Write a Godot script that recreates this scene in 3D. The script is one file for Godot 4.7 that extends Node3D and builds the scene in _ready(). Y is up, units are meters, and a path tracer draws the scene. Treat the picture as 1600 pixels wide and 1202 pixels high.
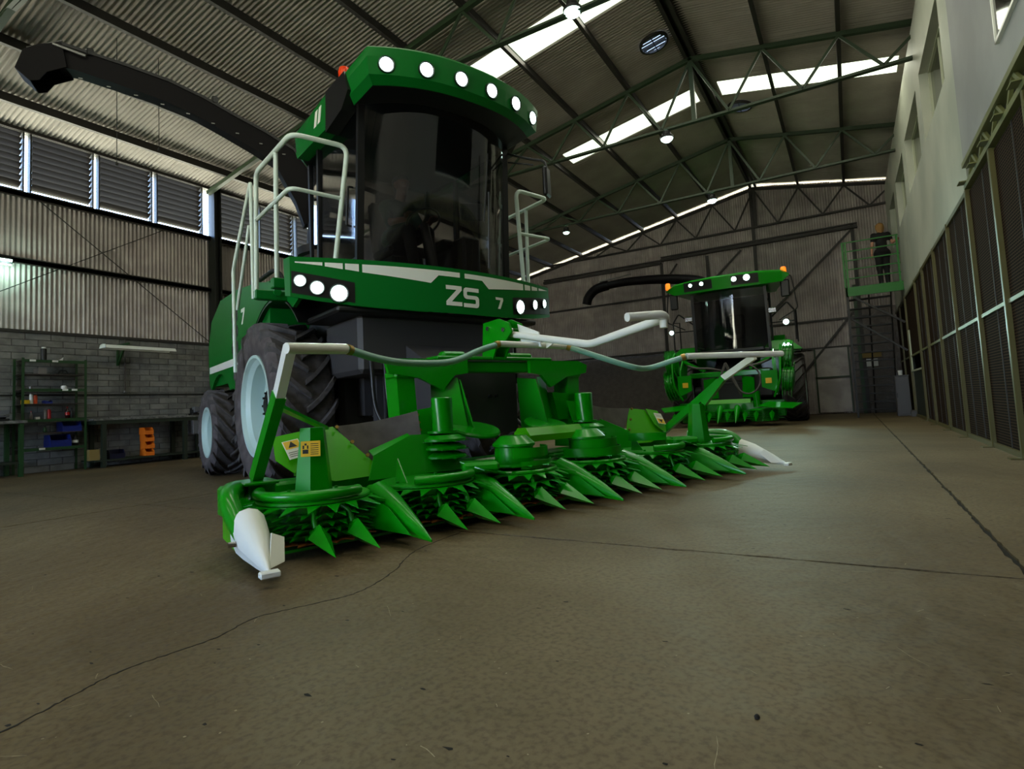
extends Node3D
# Hall with two forage harvesters. y up, metres. Hall axis along -z, right wall at x = 1.43.
var M := {}
var taken := {}
var sg := 0
var planar := false
var rng := RandomNumberGenerator.new()

const XL := -12.8      # left wall, inner face
const XR := 1.432      # office wall, inner face
const XO := 7.9        # far hall wall behind the office
const ZB := -21.9      # back wall, inner face
const ZF := 9.0        # wall behind the camera
const RX := -2.437     # ridge
const RY := 8.33
const SL := 0.19

# ---------------------------------------------------------------- naming
func numbered(n: String) -> String:
	if not taken.has(n):
		taken[n] = 0
		return n
	taken[n] += 1
	return "%s_%03d" % [n, taken[n]]

func tag(o, label = "", category = "", group = "", kind = ""):
	if label != "": o.set_meta("label", label)
	if category != "": o.set_meta("category", category)
	if group != "": o.set_meta("group", group)
	if kind != "": o.set_meta("kind", kind)
	return o

func thing(n, label, category, at = Vector3.ZERO, turn = 0.0, group = ""):
	var o := Node3D.new()
	o.name = numbered(n)
	add_child(o)
	o.position = at
	o.rotation.y = turn
	return tag(o, label, category, group)

func setting(n):
	var o := Node3D.new()
	o.name = n
	add_child(o)
	o.set_meta("kind", "structure")
	return o

func group_node(n, parent):
	var o := Node3D.new()
	o.name = n
	parent.add_child(o, true)
	return o

func copy(o, at, turn, label, group):
	var c = o.duplicate()
	c.name = numbered(String(o.get_meta("base_name")) if o.has_meta("base_name") else String(o.name))
	add_child(c)
	c.position = at
	c.rotation.y = turn
	tag(c, label, "", group)
	return c

# ---------------------------------------------------------------- mesh tools
func stt() -> SurfaceTool:
	var s := SurfaceTool.new()
	s.begin(Mesh.PRIMITIVE_TRIANGLES)
	s.set_smooth_group(-1)
	return s

func fin(s: SurfaceTool) -> ArrayMesh:
	s.generate_normals()
	return s.commit()

func obj(n, s: SurfaceTool, m, parent = null) -> MeshInstance3D:
	return put(n, fin(s), m, parent)

func put(n, mesh, m, parent = null, xf = null) -> MeshInstance3D:
	var o := MeshInstance3D.new()
	o.mesh = mesh
	o.material_override = m
	if parent == null:
		o.name = numbered(n)
		add_child(o)
	else:
		o.name = n
		parent.add_child(o, true)
	if xf != null: o.transform = xf
	return o

func tri(s: SurfaceTool, a, b, c):   # a, b, c anticlockwise from outside
	if planar:   # level surfaces that carry a flat texture map: x and z in metres
		for p in [a, c, b]:
			s.set_uv(Vector2(p.x, p.z)); s.set_uv2(Vector2(p.x, p.z)); s.add_vertex(p)
		return
	s.add_vertex(a); s.add_vertex(c); s.add_vertex(b)

func quad(s, a, b, c, d):
	tri(s, a, b, c); tri(s, a, c, d)

func face(s, pts: Array, out: Vector3):
	var n = (pts[1] - pts[0]).cross(pts[2] - pts[0])
	var p = pts
	if n.dot(out) < 0:
		p = pts.duplicate(); p.reverse()
	for i in range(1, p.size() - 1):
		tri(s, p[0], p[i], p[i + 1])

func box(s, c: Vector3, sz: Vector3, b := Basis(), ch := 0.0):
	var h = sz * 0.5
	if ch <= 0.0:
		for a in 3:
			for g in [-1.0, 1.0]:
				var n = Vector3.ZERO; n[a] = g
				var u = (a + 1) % 3; var v = (a + 2) % 3
				var ps = []
				for k in [[-1, -1], [1, -1], [1, 1], [-1, 1]]:
					var p = Vector3.ZERO
					p[a] = g * h[a]; p[u] = k[0] * h[u]; p[v] = k[1] * h[v]
					ps.append(c + b * p)
				face(s, ps, b * n)
		return
	var vt = func(sx, sy, szz, a):
		var p = Vector3(sx * h.x, sy * h.y, szz * h.z)
		var q = Vector3(sx, sy, szz)
		for i in 3:
			if i != a: p[i] -= q[i] * ch
		return c + b * p
	for a in 3:
		var u = (a + 1) % 3; var v = (a + 2) % 3
		for g in [-1.0, 1.0]:
			var n = Vector3.ZERO; n[a] = g
			var ps = []
			for k in [[-1.0, -1.0], [1.0, -1.0], [1.0, 1.0], [-1.0, 1.0]]:
				var q = Vector3.ZERO; q[a] = g; q[u] = k[0]; q[v] = k[1]
				ps.append(vt.call(q.x, q.y, q.z, a))
			face(s, ps, b * n)
			for g2 in [-1.0, 1.0]:   # edge between face a (sign g) and face u (sign g2)
				var q1 = Vector3.ZERO; q1[a] = g; q1[u] = g2; q1[v] = -1.0
				var q2 = q1; q2[v] = 1.0
				var n2 = Vector3.ZERO; n2[a] = g; n2[u] = g2
				face(s, [vt.call(q1.x, q1.y, q1.z, a), vt.call(q2.x, q2.y, q2.z, a), vt.call(q2.x, q2.y, q2.z, u), vt.call(q1.x, q1.y, q1.z, u)], b * n2)
	for x in [-1.0, 1.0]:
		for y in [-1.0, 1.0]:
			for z in [-1.0, 1.0]:
				face(s, [vt.call(x, y, z, 0), vt.call(x, y, z, 1), vt.call(x, y, z, 2)], b * Vector3(x, y, z))

func bmin(s, lo: Vector3, hi: Vector3, ch := 0.0):
	box(s, (lo + hi) * 0.5, (hi - lo).abs(), Basis(), ch)

func bar(s, a: Vector3, b: Vector3, w: float, h: float, up := Vector3.UP):
	var d = (b - a).normalized()
	var u = up
	if absf(d.dot(u)) > 0.98: u = Vector3.RIGHT
	var x = d.cross(u).normalized()
	var y = x.cross(d)
	box(s, (a + b) * 0.5, Vector3(w, h, a.distance_to(b)), Basis(x, y, -d))

func angle_iron(s, a, b, w, t, up := Vector3.UP):
	var d = (b - a).normalized()
	var u = up
	if absf(d.dot(u)) > 0.98: u = Vector3.RIGHT
	var x = d.cross(u).normalized(); var y = x.cross(d)
	bar(s, a + x * (w * 0.5), b + x * (w * 0.5), w, t, up)
	bar(s, a + y * (w * 0.5), b + y * (w * 0.5), t, w, up)

func smooth_path(pts: Array, n := 6) -> Array:
	var out = []
	for i in pts.size() - 1:
		var p0 = pts[maxi(i - 1, 0)]; var p1 = pts[i]; var p2 = pts[i + 1]; var p3 = pts[mini(i + 2, pts.size() - 1)]
		for k in n:
			var t = float(k) / n
			out.append(0.5 * ((2.0 * p1) + (p2 - p0) * t + (2.0 * p0 - 5.0 * p1 + 4.0 * p2 - p3) * t * t + (3.0 * p1 - p0 - 3.0 * p2 + p3) * t * t * t))
	out.append(pts[-1])
	return out

func round_path(pts: Array, r: float, n := 5) -> Array:   # polyline with rounded corners
	var out = [pts[0]]
	for i in range(1, pts.size() - 1):
		var a = pts[i - 1]; var p = pts[i]; var b = pts[i + 1]
		var rr = minf(r, minf(a.distance_to(p), p.distance_to(b)) * 0.48)
		var p1 = p + (a - p).normalized() * rr
		var p2 = p + (b - p).normalized() * rr
		for k in n + 1:
			var t = float(k) / n
			out.append(p1.lerp(p, t).lerp(p.lerp(p2, t), t))
	out.append(pts[-1])
	return out

func tube(s: SurfaceTool, pts: Array, r, n := 8, caps := true):   # r: number or array
	sg += 1
	var rings = []
	var x = Vector3.ZERO
	for i in pts.size():
		var d: Vector3
		if i == 0: d = pts[1] - pts[0]
		elif i == pts.size() - 1: d = pts[i] - pts[i - 1]
		else: d = (pts[i + 1] - pts[i]).normalized() + (pts[i] - pts[i - 1]).normalized()
		d = d.normalized()
		if i == 0:
			var u = Vector3.UP if absf(d.y) < 0.9 else Vector3.RIGHT
			x = d.cross(u).normalized()
		else:
			x = (x - d * x.dot(d)).normalized()
		var y = d.cross(x)
		var rr = r[i] if r is Array else r
		var ring = []
		for k in n:
			var a = TAU * k / n
			ring.append(pts[i] + (x * cos(a) + y * sin(a)) * rr)
		rings.append(ring)
	s.set_smooth_group(sg)
	for i in rings.size() - 1:
		for k in n:
			var k2 = (k + 1) % n
			quad(s, rings[i][k], rings[i + 1][k], rings[i + 1][k2], rings[i][k2])
	s.set_smooth_group(-1)
	if caps:
		face(s, rings[0], pts[0] - pts[1])
		face(s, rings[-1], pts[-1] - pts[-2])

func lathe(s: SurfaceTool, prof: Array, xf: Transform3D, n := 24, soft := false, a0 := 0.0, a1 := TAU):
	sg += 1
	var base = sg
	for j in prof.size() - 1:
		if not soft: sg += 1
		s.set_smooth_group(base if soft else sg)
		var p = prof[j]; var q = prof[j + 1]
		for k in n:
			var t0 = lerpf(a0, a1, float(k) / n); var t1 = lerpf(a0, a1, float(k + 1) / n)
			var a = xf * Vector3(p.x * cos(t0), p.y, p.x * sin(t0))
			var b = xf * Vector3(p.x * cos(t1), p.y, p.x * sin(t1))
			var c = xf * Vector3(q.x * cos(t1), q.y, q.x * sin(t1))
			var d = xf * Vector3(q.x * cos(t0), q.y, q.x * sin(t0))
			if p.x < 0.0005: tri(s, a, d, c)
			elif q.x < 0.0005: tri(s, a, d, b)
			else: quad(s, a, d, c, b)
	s.set_smooth_group(-1)

func cyl(s, a: Vector3, b: Vector3, r, n := 12):
	tube(s, [a, b], r, n)

func prism(s, poly: Array, t0: float, t1: float, xf := Transform3D()):   # polygon in local xy, from z = t0 to t1
	var p2 = PackedVector2Array(poly)
	if Geometry2D.is_polygon_clockwise(p2): p2.reverse()
	var idx = Geometry2D.triangulate_polygon(p2)
	var lo = minf(t0, t1); var hi = maxf(t0, t1)
	var nz = xf.basis.z
	for i in range(0, idx.size(), 3):
		var a = p2[idx[i]]; var b = p2[idx[i + 1]]; var c = p2[idx[i + 2]]
		face(s, [xf * Vector3(a.x, a.y, hi), xf * Vector3(b.x, b.y, hi), xf * Vector3(c.x, c.y, hi)], nz)
		face(s, [xf * Vector3(a.x, a.y, lo), xf * Vector3(b.x, b.y, lo), xf * Vector3(c.x, c.y, lo)], -nz)
	for i in p2.size():
		var a = p2[i]; var b = p2[(i + 1) % p2.size()]
		var e = b - a
		face(s, [xf * Vector3(a.x, a.y, lo), xf * Vector3(b.x, b.y, lo), xf * Vector3(b.x, b.y, hi), xf * Vector3(a.x, a.y, hi)], xf.basis * Vector3(e.y, -e.x, 0))

func plate(s, pts: Array, th: float):   # flat polygon in space with thickness
	var n = Vector3.ZERO
	for i in pts.size():
		n += (pts[i] - pts[0]).cross(pts[(i + 1) % pts.size()] - pts[0])
	n = n.normalized()
	var x = (pts[1] - pts[0]).normalized()
	x = (x - n * n.dot(x)).normalized()
	var y = n.cross(x)
	var poly = []
	for p in pts:
		poly.append(Vector2((p - pts[0]).dot(x), (p - pts[0]).dot(y)))
	prism(s, poly, -th * 0.5, th * 0.5, Transform3D(Basis(x, y, n), pts[0]))

func strip(s, A: Array, B: Array, soft := true):   # ruled surface between two polylines
	sg += 1
	if soft: s.set_smooth_group(sg)
	for i in A.size() - 1:
		quad(s, A[i], A[i + 1], B[i + 1], B[i])
	s.set_smooth_group(-1)

func shell(s, A: Array, B: Array, off: Vector3, soft := true):   # thick ruled sheet, offset by a constant vector
	var A2 = []; var B2 = []
	for p in A: A2.append(p + off)
	for p in B: B2.append(p + off)
	strip(s, A, B, soft)
	strip(s, B2, A2, soft)
	strip(s, A2, A, false); strip(s, B, B2, false)
	quad(s, A[0], B[0], B2[0], A2[0])
	quad(s, A[-1], A2[-1], B2[-1], B[-1])

func spow(v: float, e: float) -> float:
	return signf(v) * pow(absf(v), e)

# ---------------------------------------------------------------- materials
func mat(n, c: Color, rough := 0.6, metal := 0.0) -> StandardMaterial3D:
	var m := StandardMaterial3D.new()
	m.resource_name = n
	m.albedo_color = c
	m.roughness = rough
	m.metallic = metal
	M[n] = m
	return m

func noise_tex(seed_: int, freq: float, cols: Array, offs: Array, size := 512, oct := 5, typ := FastNoiseLite.TYPE_SIMPLEX_SMOOTH) -> NoiseTexture2D:
	var f := FastNoiseLite.new()
	f.seed = seed_
	f.noise_type = typ
	f.frequency = freq
	f.fractal_octaves = oct
	var t := NoiseTexture2D.new()
	t.width = size; t.height = size
	t.seamless = true
	t.noise = f
	var g := Gradient.new()
	g.colors = PackedColorArray(cols)
	g.offsets = PackedFloat32Array(offs)
	t.color_ramp = g
	return t

func bump_tex(seed_: int, freq: float, strength := 4.0, size := 512, oct := 5) -> NoiseTexture2D:
	var f := FastNoiseLite.new()
	f.seed = seed_
	f.frequency = freq
	f.fractal_octaves = oct
	var t := NoiseTexture2D.new()
	t.width = size; t.height = size
	t.seamless = true
	t.as_normal_map = true
	t.bump_strength = strength
	t.noise = f
	return t

func tri_map(m: StandardMaterial3D, scale: float):
	m.uv1_triplanar = true
	m.uv1_world_triplanar = true
	m.uv1_scale = Vector3.ONE * scale

func textured(n, a: Color, b: Color, rough, scale, seed_, freq := 0.02, bump := 0.0, metal := 0.0):
	var m = mat(n, Color.WHITE, rough, metal)
	m.albedo_texture = noise_tex(seed_, freq, [a, a.lerp(b, 0.5), b], [0.25, 0.5, 0.75])
	tri_map(m, scale)
	if bump > 0.0:
		m.normal_enabled = true
		m.normal_texture = bump_tex(seed_ + 7, freq * 4.0, bump)
		m.normal_scale = 0.6
	return m

func glow(n, c: Color, e: float):
	var m = mat(n, c, 0.4)
	m.emission_enabled = true
	m.emission = c
	m.emission_energy_multiplier = e
	return m
func make_materials():
	var g = mat("green_paint", Color(0.008, 0.52, 0.008), 0.3)
	g.metallic_specular = 0.4
	g.clearcoat_enabled = true; g.clearcoat = 0.25; g.clearcoat_roughness = 0.12
	var gd = mat("green_body", Color(0.006, 0.39, 0.12), 0.4)
	gd.metallic_specular = 0.3
	var gb = mat("green_bright", Color(0.24, 0.62, 0.015), 0.25)
	gb.metallic_specular = 0.5
	mat("white_paint", Color(0.88, 0.89, 0.86), 0.35)
	mat("rail_white", Color(0.80, 0.86, 0.82), 0.4)
	mat("rim_white", Color(0.70, 0.80, 0.79), 0.4)
	mat("black_plastic", Color(0.035, 0.035, 0.042), 0.4)
	mat("black_steel", Color(0.045, 0.042, 0.05), 0.55)
	mat("spout_black", Color(0.035, 0.026, 0.035), 0.5).metallic_specular = 0.25
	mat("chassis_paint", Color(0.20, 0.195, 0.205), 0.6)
	textured("rubber", Color(0.22, 0.21, 0.215), Color(0.30, 0.285, 0.285), 0.75, 1.3, 31, 0.02)
	textured("rubber_side", Color(0.25, 0.225, 0.23), Color(0.36, 0.33, 0.335), 0.75, 0.9, 33, 0.012)
	textured("rubber_flap", Color(0.27, 0.25, 0.245), Color(0.35, 0.33, 0.32), 0.8, 1.0, 34, 0.01)
	mat("chrome", Color(0.75, 0.75, 0.75), 0.2, 1.0)
	mat("steel", Color(0.45, 0.45, 0.44), 0.4, 0.9)
	mat("brass_bolt", Color(0.62, 0.5, 0.25), 0.35, 0.8)
	textured("knife", Color(0.55, 0.34, 0.08), Color(0.38, 0.2, 0.05), 0.5, 4.0, 35, 0.05)
	var hs = mat("hose", Color(0.42, 0.62, 0.55), 0.3)
	hs.clearcoat_enabled = true
	var gl = mat("tinted_glass", Color(0.012, 0.02, 0.03, 0.36), 0.04)
	gl.transparency = BaseMaterial3D.TRANSPARENCY_ALPHA
	var gc = mat("clear_glass", Color(0.8, 0.9, 0.95, 0.12), 0.05)
	gc.transparency = BaseMaterial3D.TRANSPARENCY_ALPHA
	mat("window_dark", Color(0.02, 0.02, 0.022), 0.06)
	glow("lamp_white", Color(0.86, 1.0, 0.95), 7.0)
	glow("lamp_soft", Color(0.86, 1.0, 0.95), 4.0)
	glow("vent_daylight", Color(0.75, 0.85, 1.0), 2.6)
	mat("steel_grey", Color(0.35, 0.36, 0.38), 0.5)
	glow("skylight_sheet", Color(0.95, 1.0, 0.90), 1.6)
	mat("amber", Color(0.9, 0.25, 0.08), 0.25)
	glow("amber_lit", Color(1.0, 0.50, 0.12), 1.2)
	mat("sticker_yellow", Color(0.85, 0.68, 0.10), 0.5)
	mat("sticker_white", Color(0.85, 0.85, 0.78), 0.5)
	mat("ink", Color(0.05, 0.05, 0.04), 0.6)
	# hall
	var f = mat("concrete_floor", Color(1, 1, 1), 0.62)
	f.albedo_texture = noise_tex(3, 0.004, [Color(0.33, 0.275, 0.17), Color(0.37, 0.315, 0.205), Color(0.395, 0.34, 0.23), Color(0.42, 0.37, 0.26)], [0.2, 0.42, 0.62, 0.85], 1024, 4)
	f.uv1_scale = Vector3.ONE * 0.11
	f.detail_enabled = true
	f.detail_blend_mode = BaseMaterial3D.BLEND_MODE_MUL
	f.detail_uv_layer = BaseMaterial3D.DETAIL_UV_2
	f.uv2_scale = Vector3.ONE * 1.7
	f.detail_albedo = noise_tex(8, 0.02, [Color(0.78, 0.74, 0.69), Color(0.93, 0.915, 0.895), Color(1, 1, 1), Color(1, 1, 1)], [0.12, 0.4, 0.62, 0.9], 1024, 8)
	f.normal_enabled = true
	f.normal_texture = bump_tex(9, 0.05, 3.0, 1024, 6)
	f.normal_scale = 0.3
	textured("scrape", Color(0.50, 0.46, 0.37), Color(0.62, 0.58, 0.48), 0.8, 2.0, 40)
	textured("joint_dirt", Color(0.05, 0.04, 0.025), Color(0.11, 0.09, 0.06), 0.95, 1.0, 41)
	textured("roof_sheet", Color(0.56, 0.53, 0.495), Color(0.64, 0.61, 0.575), 0.55, 0.15, 42, 0.01)
	textured("wall_sheet", Color(0.59, 0.55, 0.535), Color(0.71, 0.675, 0.655), 0.5, 0.2, 43, 0.012)
	textured("wall_sheet_b", Color(0.56, 0.525, 0.51), Color(0.67, 0.635, 0.615), 0.5, 0.23, 44, 0.012)
	textured("block_a", Color(0.37, 0.375, 0.36), Color(0.46, 0.46, 0.44), 0.8, 0.5, 45, 0.01, 3.0)
	textured("block_b", Color(0.355, 0.355, 0.34), Color(0.445, 0.44, 0.42), 0.8, 0.5, 46, 0.01, 3.0)
	textured("block_c", Color(0.38, 0.38, 0.36), Color(0.475, 0.47, 0.445), 0.8, 0.5, 47, 0.01, 3.0)
	textured("mortar", Color(0.24, 0.235, 0.23), Color(0.31, 0.305, 0.29), 0.95, 0.7, 48)
	textured("back_block", Color(0.36, 0.335, 0.32), Color(0.40, 0.375, 0.36), 0.85, 0.35, 49, 0.02, 3.0)
	mat("truss_green", Color(0.13, 0.20, 0.11), 0.5)
	mat("purlin_dark", Color(0.15, 0.135, 0.12), 0.6)
	mat("column_dark", Color(0.075, 0.085, 0.065), 0.55)
	textured("office_white", Color(0.64, 0.655, 0.60), Color(0.71, 0.72, 0.66), 0.6, 0.15, 50, 0.006)
	textured("office_white_shaded", Color(0.54, 0.54, 0.54), Color(0.60, 0.60, 0.60), 0.65, 0.15, 51, 0.006)  # near part of the white wall, its shade darkened into the colour
	mat("jamb", Color(0.70, 0.72, 0.62), 0.5)
	mat("post_olive", Color(0.32, 0.30, 0.15), 0.4)
	mat("girder_olive", Color(0.42, 0.43, 0.26), 0.45)
	var me = mat("wire_mesh", Color(1, 1, 1), 0.9)
	me.metallic_specular = 0.12
	var im := Image.create(32, 32, false, Image.FORMAT_RGB8)
	im.fill(Color(0.085, 0.062, 0.05))
	for y in 32:
		if y % 8 < 3: im.fill_rect(Rect2i(0, y, 32, 1), Color(0.26, 0.205, 0.16))
	for x in 32:
		if x % 16 < 3: im.fill_rect(Rect2i(x, 0, 1, 32), Color(0.23, 0.18, 0.14))
	me.albedo_texture = ImageTexture.create_from_image(im)
	tri_map(me, 8.0)
	mat("louvre", Color(0.105, 0.088, 0.078), 0.3)
	mat("rack_green", Color(0.075, 0.22, 0.08), 0.5)
	textured("rusty_shelf", Color(0.17, 0.14, 0.12), Color(0.27, 0.23, 0.2), 0.6, 2.0, 52)
	textured("bench_top", Color(0.30, 0.30, 0.29), Color(0.48, 0.48, 0.46), 0.45, 1.0, 53)
	mat("bench_green", Color(0.10, 0.14, 0.09), 0.55)
	mat("blue_plastic", Color(0.07, 0.13, 0.42), 0.4)
	mat("navy_plastic", Color(0.05, 0.055, 0.15), 0.4)
	mat("yellow_plastic", Color(0.75, 0.62, 0.05), 0.4)
	mat("orange_crate", Color(0.85, 0.42, 0.05), 0.5)
	mat("orange_can", Color(0.80, 0.28, 0.06), 0.4)
	mat("red_can", Color(0.62, 0.06, 0.05), 0.35)
	mat("grey_can", Color(0.42, 0.40, 0.38), 0.4)
	mat("cola", Color(0.16, 0.06, 0.04), 0.15)
	mat("white_plastic", Color(0.82, 0.82, 0.80), 0.4)
	mat("carton", Color(0.50, 0.42, 0.22), 0.8)
	mat("platform_green", Color(0.02, 0.40, 0.05), 0.35)
	mat("stair_dark", Color(0.06, 0.055, 0.05), 0.5)
	mat("skin", Color(0.72, 0.52, 0.42), 0.55)
	mat("skin_dark", Color(0.36, 0.23, 0.17), 0.55)
	mat("hair_blond", Color(0.55, 0.40, 0.20), 0.6)
	mat("hair_black", Color(0.03, 0.025, 0.02), 0.6)
	mat("cloth_black", Color(0.045, 0.04, 0.045), 0.85)
	mat("cloth_green", Color(0.05, 0.20, 0.16), 0.85)
	mat("fridge_grey", Color(0.30, 0.29, 0.29), 0.45)
	mat("seat_cloth", Color(0.10, 0.10, 0.11), 0.85)
	mat("cab_lining", Color(0.20, 0.20, 0.20), 0.8)
# ---------------------------------------------------------------- camera, sky, large lights
func make_view():
	var cam := Camera3D.new()
	cam.name = "camera"
	cam.projection = Camera3D.PROJECTION_FRUSTUM
	cam.keep_aspect = Camera3D.KEEP_HEIGHT
	cam.near = 0.05
	cam.far = 200.0
	cam.size = 0.05 * 1202.0 / 890.0
	cam.frustum_offset = Vector2(0.05 * 5.0 / 890.0, -0.05 * 28.0 / 890.0)
	cam.transform = Transform3D(Basis(Vector3(0.856, -0.0496, -0.5146), Vector3(0.0789, 0.9963, 0.0353), Vector3(0.5109, -0.0708, 0.8567)).orthonormalized(), Vector3(0, 0.765, 0))
	add_child(cam)
	cam.current = true
	var we := WorldEnvironment.new()
	we.name = "world_environment"
	var e := Environment.new()
	var sm := ProceduralSkyMaterial.new()
	sm.sky_top_color = Color(0.55, 0.72, 0.95)
	sm.sky_horizon_color = Color(0.84, 0.92, 1.0)
	sm.ground_bottom_color = Color(0.80, 0.80, 0.72)
	sm.ground_horizon_color = Color(0.80, 0.80, 0.72)
	sm.sky_energy_multiplier = 3.4
	sm.ground_energy_multiplier = 4.0
	var sky := Sky.new()
	sky.sky_material = sm
	e.background_mode = Environment.BG_SKY
	e.sky = sky
	e.tonemap_mode = Environment.TONE_MAPPER_LINEAR
	e.tonemap_exposure = 1.03
	e.sdfgi_enabled = true
	e.ssao_enabled = true
	e.ssil_enabled = true
	we.environment = e
	add_child(we)
	# daylight that the translucent roof sheets let in: one area light under each of them
	for zz in SKY_Z:
		for side in [-1.0, 1.0]:
			var l := AreaLight3D.new()
			l.name = numbered("skylight_daylight")
			l.area_size = Vector2(3.56, 0.76)
			l.area_normalize_energy = false
			l.light_energy = SKY_E
			l.light_color = Color(1.0, 0.985, 0.90)
			l.shadow_enabled = true
			var xm = RX + side * (0.27 + 1.78)
			var d = Vector3(side, -SL, 0).normalized()
			var up = Vector3(side * SL, 1, 0).normalized()
			# area lights shine along -z: point -z to the floor
			l.transform = Transform3D(Basis(d, up.cross(d), up), Vector3(xm, RY - SL * absf(xm - RX) - 0.07, zz))
			add_child(l)

const SKY_Z := [-14.285, -9.545, -4.805, -0.065, 4.675]
const SKY_E := 2.1
const SHEET := 0.79
const EDGE0 := 9.02

func roof_y(x: float) -> float:
	return RY - SL * absf(x - RX)

func corrugated(w: float, n: int, amp: float, y0: float, yl: float, yr: float) -> ArrayMesh:
	# sheet in local xy, x from 0 to w, ribs along y from y0 up to yl (at x = 0) .. yr (at x = w)
	var s = stt()
	sg += 1
	s.set_smooth_group(sg)
	var k = n * 6
	for i in k:
		var xa = w * i / k; var xb = w * (i + 1) / k
		var za = amp * cos(TAU * i / 6.0); var zb = amp * cos(TAU * (i + 1) / 6.0)
		quad(s, Vector3(xa, y0, za), Vector3(xb, y0, zb), Vector3(xb, lerpf(yl, yr, float(i + 1) / k), zb), Vector3(xa, lerpf(yl, yr, float(i) / k), za))
	s.set_smooth_group(-1)
	return fin(s)

func make_floor():
	var fl = setting("floor")
	var s = stt()
	bmin(s, Vector3(XL - 0.4, -0.4, ZB - 0.4), Vector3(XO + 0.4, -0.012, ZF + 0.3))
	obj("subfloor", s, M.joint_dirt, fl)
	var xs = [XL - 0.3, -5.95, 0.545, 2.9, XO + 0.3]
	var zs = [ZF + 0.2, 6.4, 1.9, -2.955, -8.45, -13.2, -18.0, ZB - 0.3]
	planar = true
	for i in xs.size() - 1:
		for j in zs.size() - 1:
			var q = stt()
			var g = 0.0055
			# slab with a worn, uneven rim
			var top = []; var n = 90
			var c = [Vector2(xs[i] + g, zs[j] - g), Vector2(xs[i + 1] - g, zs[j] - g), Vector2(xs[i + 1] - g, zs[j + 1] + g), Vector2(xs[i] + g, zs[j + 1] + g)]
			for e in 4:
				var a = c[e]; var b = c[(e + 1) % 4]
				var inn = Vector2(-(b - a).y, (b - a).x).normalized()
				var mid = (c[0] + c[2]) * 0.5
				if inn.dot(mid - a) < 0: inn = -inn
				for k in n:
					var w = rng.randf_range(0.0, 0.008) + (rng.randf_range(0.0, 0.012) if rng.randf() < 0.25 else 0.0)
					top.append(a.lerp(b, float(k) / n) + (inn * w if k > 0 else Vector2.ZERO))
			var poly = []
			for p in top: poly.append(Vector2(p.x, -p.y))
			prism(q, poly, -0.05, 0.0, Transform3D(Basis(Vector3.RIGHT, Vector3(0, 0, -1), Vector3.UP), Vector3.ZERO))
			obj("floor_slab", q, M.concrete_floor, fl)
	planar = false
	# the open crack that wanders across the near slab
	var cs = stt()
	var cp = smooth_path([Vector3(-1.72, 0, 0.25), Vector3(-1.93, 0, -0.61), Vector3(-1.99, 0, -0.8), Vector3(-2.03, 0, -0.96), Vector3(-2.0, 0, -1.22), Vector3(-2.044, 0, -1.42), Vector3(-1.95, 0, -1.64), Vector3(-1.892, 0, -1.81), Vector3(-1.96, 0, -2.1), Vector3(-2.129, 0, -2.47), Vector3(-2.16, 0, -2.95)], 14)
	var A = []; var B = []
	for i in cp.size():
		var p = cp[i] + Vector3(rng.randf_range(-0.004, 0.004), 0.0012, rng.randf_range(-0.004, 0.004))
		var w = rng.randf_range(0.0012, 0.0045)
		A.append(p - Vector3(w, 0, 0)); B.append(p + Vector3(w, 0, 0))
	shell(cs, B, A, Vector3(0, -0.004, 0), false)
	obj("crack", cs, M.joint_dirt, fl)
	# pale scrapes and chips that years of machinery left in the concrete
	var r2 := RandomNumberGenerator.new()
	r2.seed = 77
	var ms = stt()
	for k in 300:
		var p = Vector3(r2.randf_range(-4.5, 1.35), 0.0007, -7.5 * pow(r2.randf(), 1.7) - 0.35)
		var a = r2.randf_range(0.0, TAU)
		var len = r2.randf_range(0.015, 0.06) if r2.randf() < 0.7 else r2.randf_range(0.1, 0.35)
		var wd = r2.randf_range(0.0006, 0.0016)
		var n = 2 + int(len * 20.0)
		for i in n:
			var d = Vector3(cos(a), 0, sin(a))
			var q = p + d * (len / n)
			var sd = Vector3(-d.z, 0, d.x) * wd
			if r2.randf() < 0.75: face(ms, [p - sd, p + sd, q + sd * 0.6, q - sd * 0.6], Vector3.UP)
			p = q
			a += r2.randf_range(-0.25, 0.25)
	for k in 420:
		var p = Vector3(r2.randf_range(-4.5, 1.35), 0.0007, -7.5 * pow(r2.randf(), 1.7) - 0.35)
		var ps = []
		var rr = r2.randf_range(0.0015, 0.005)
		for i in 5: ps.append(p + Vector3(cos(TAU * i / 5.0), 0, sin(TAU * i / 5.0)) * rr * r2.randf_range(0.5, 1.3))
		face(ms, ps, Vector3.UP)
	var mk = obj("scrape_marks", ms, M.scrape, fl)
	mk.set_meta("kind", "stuff")
	var ds = stt()
	for k in 260:
		var p = Vector3(r2.randf_range(-4.5, 1.35), 0.0006, -7.5 * pow(r2.randf(), 1.5) - 0.35)
		var ps = []
		var rr = r2.randf_range(0.002, 0.008)
		for i in 6: ps.append(p + Vector3(cos(TAU * i / 6.0) * 2.2, 0, sin(TAU * i / 6.0)) * rr * r2.randf_range(0.4, 1.2))
		face(ds, ps, Vector3.UP)
	mk = obj("dirt_specks", ds, M.joint_dirt, fl)
	mk.set_meta("kind", "stuff")

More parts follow.
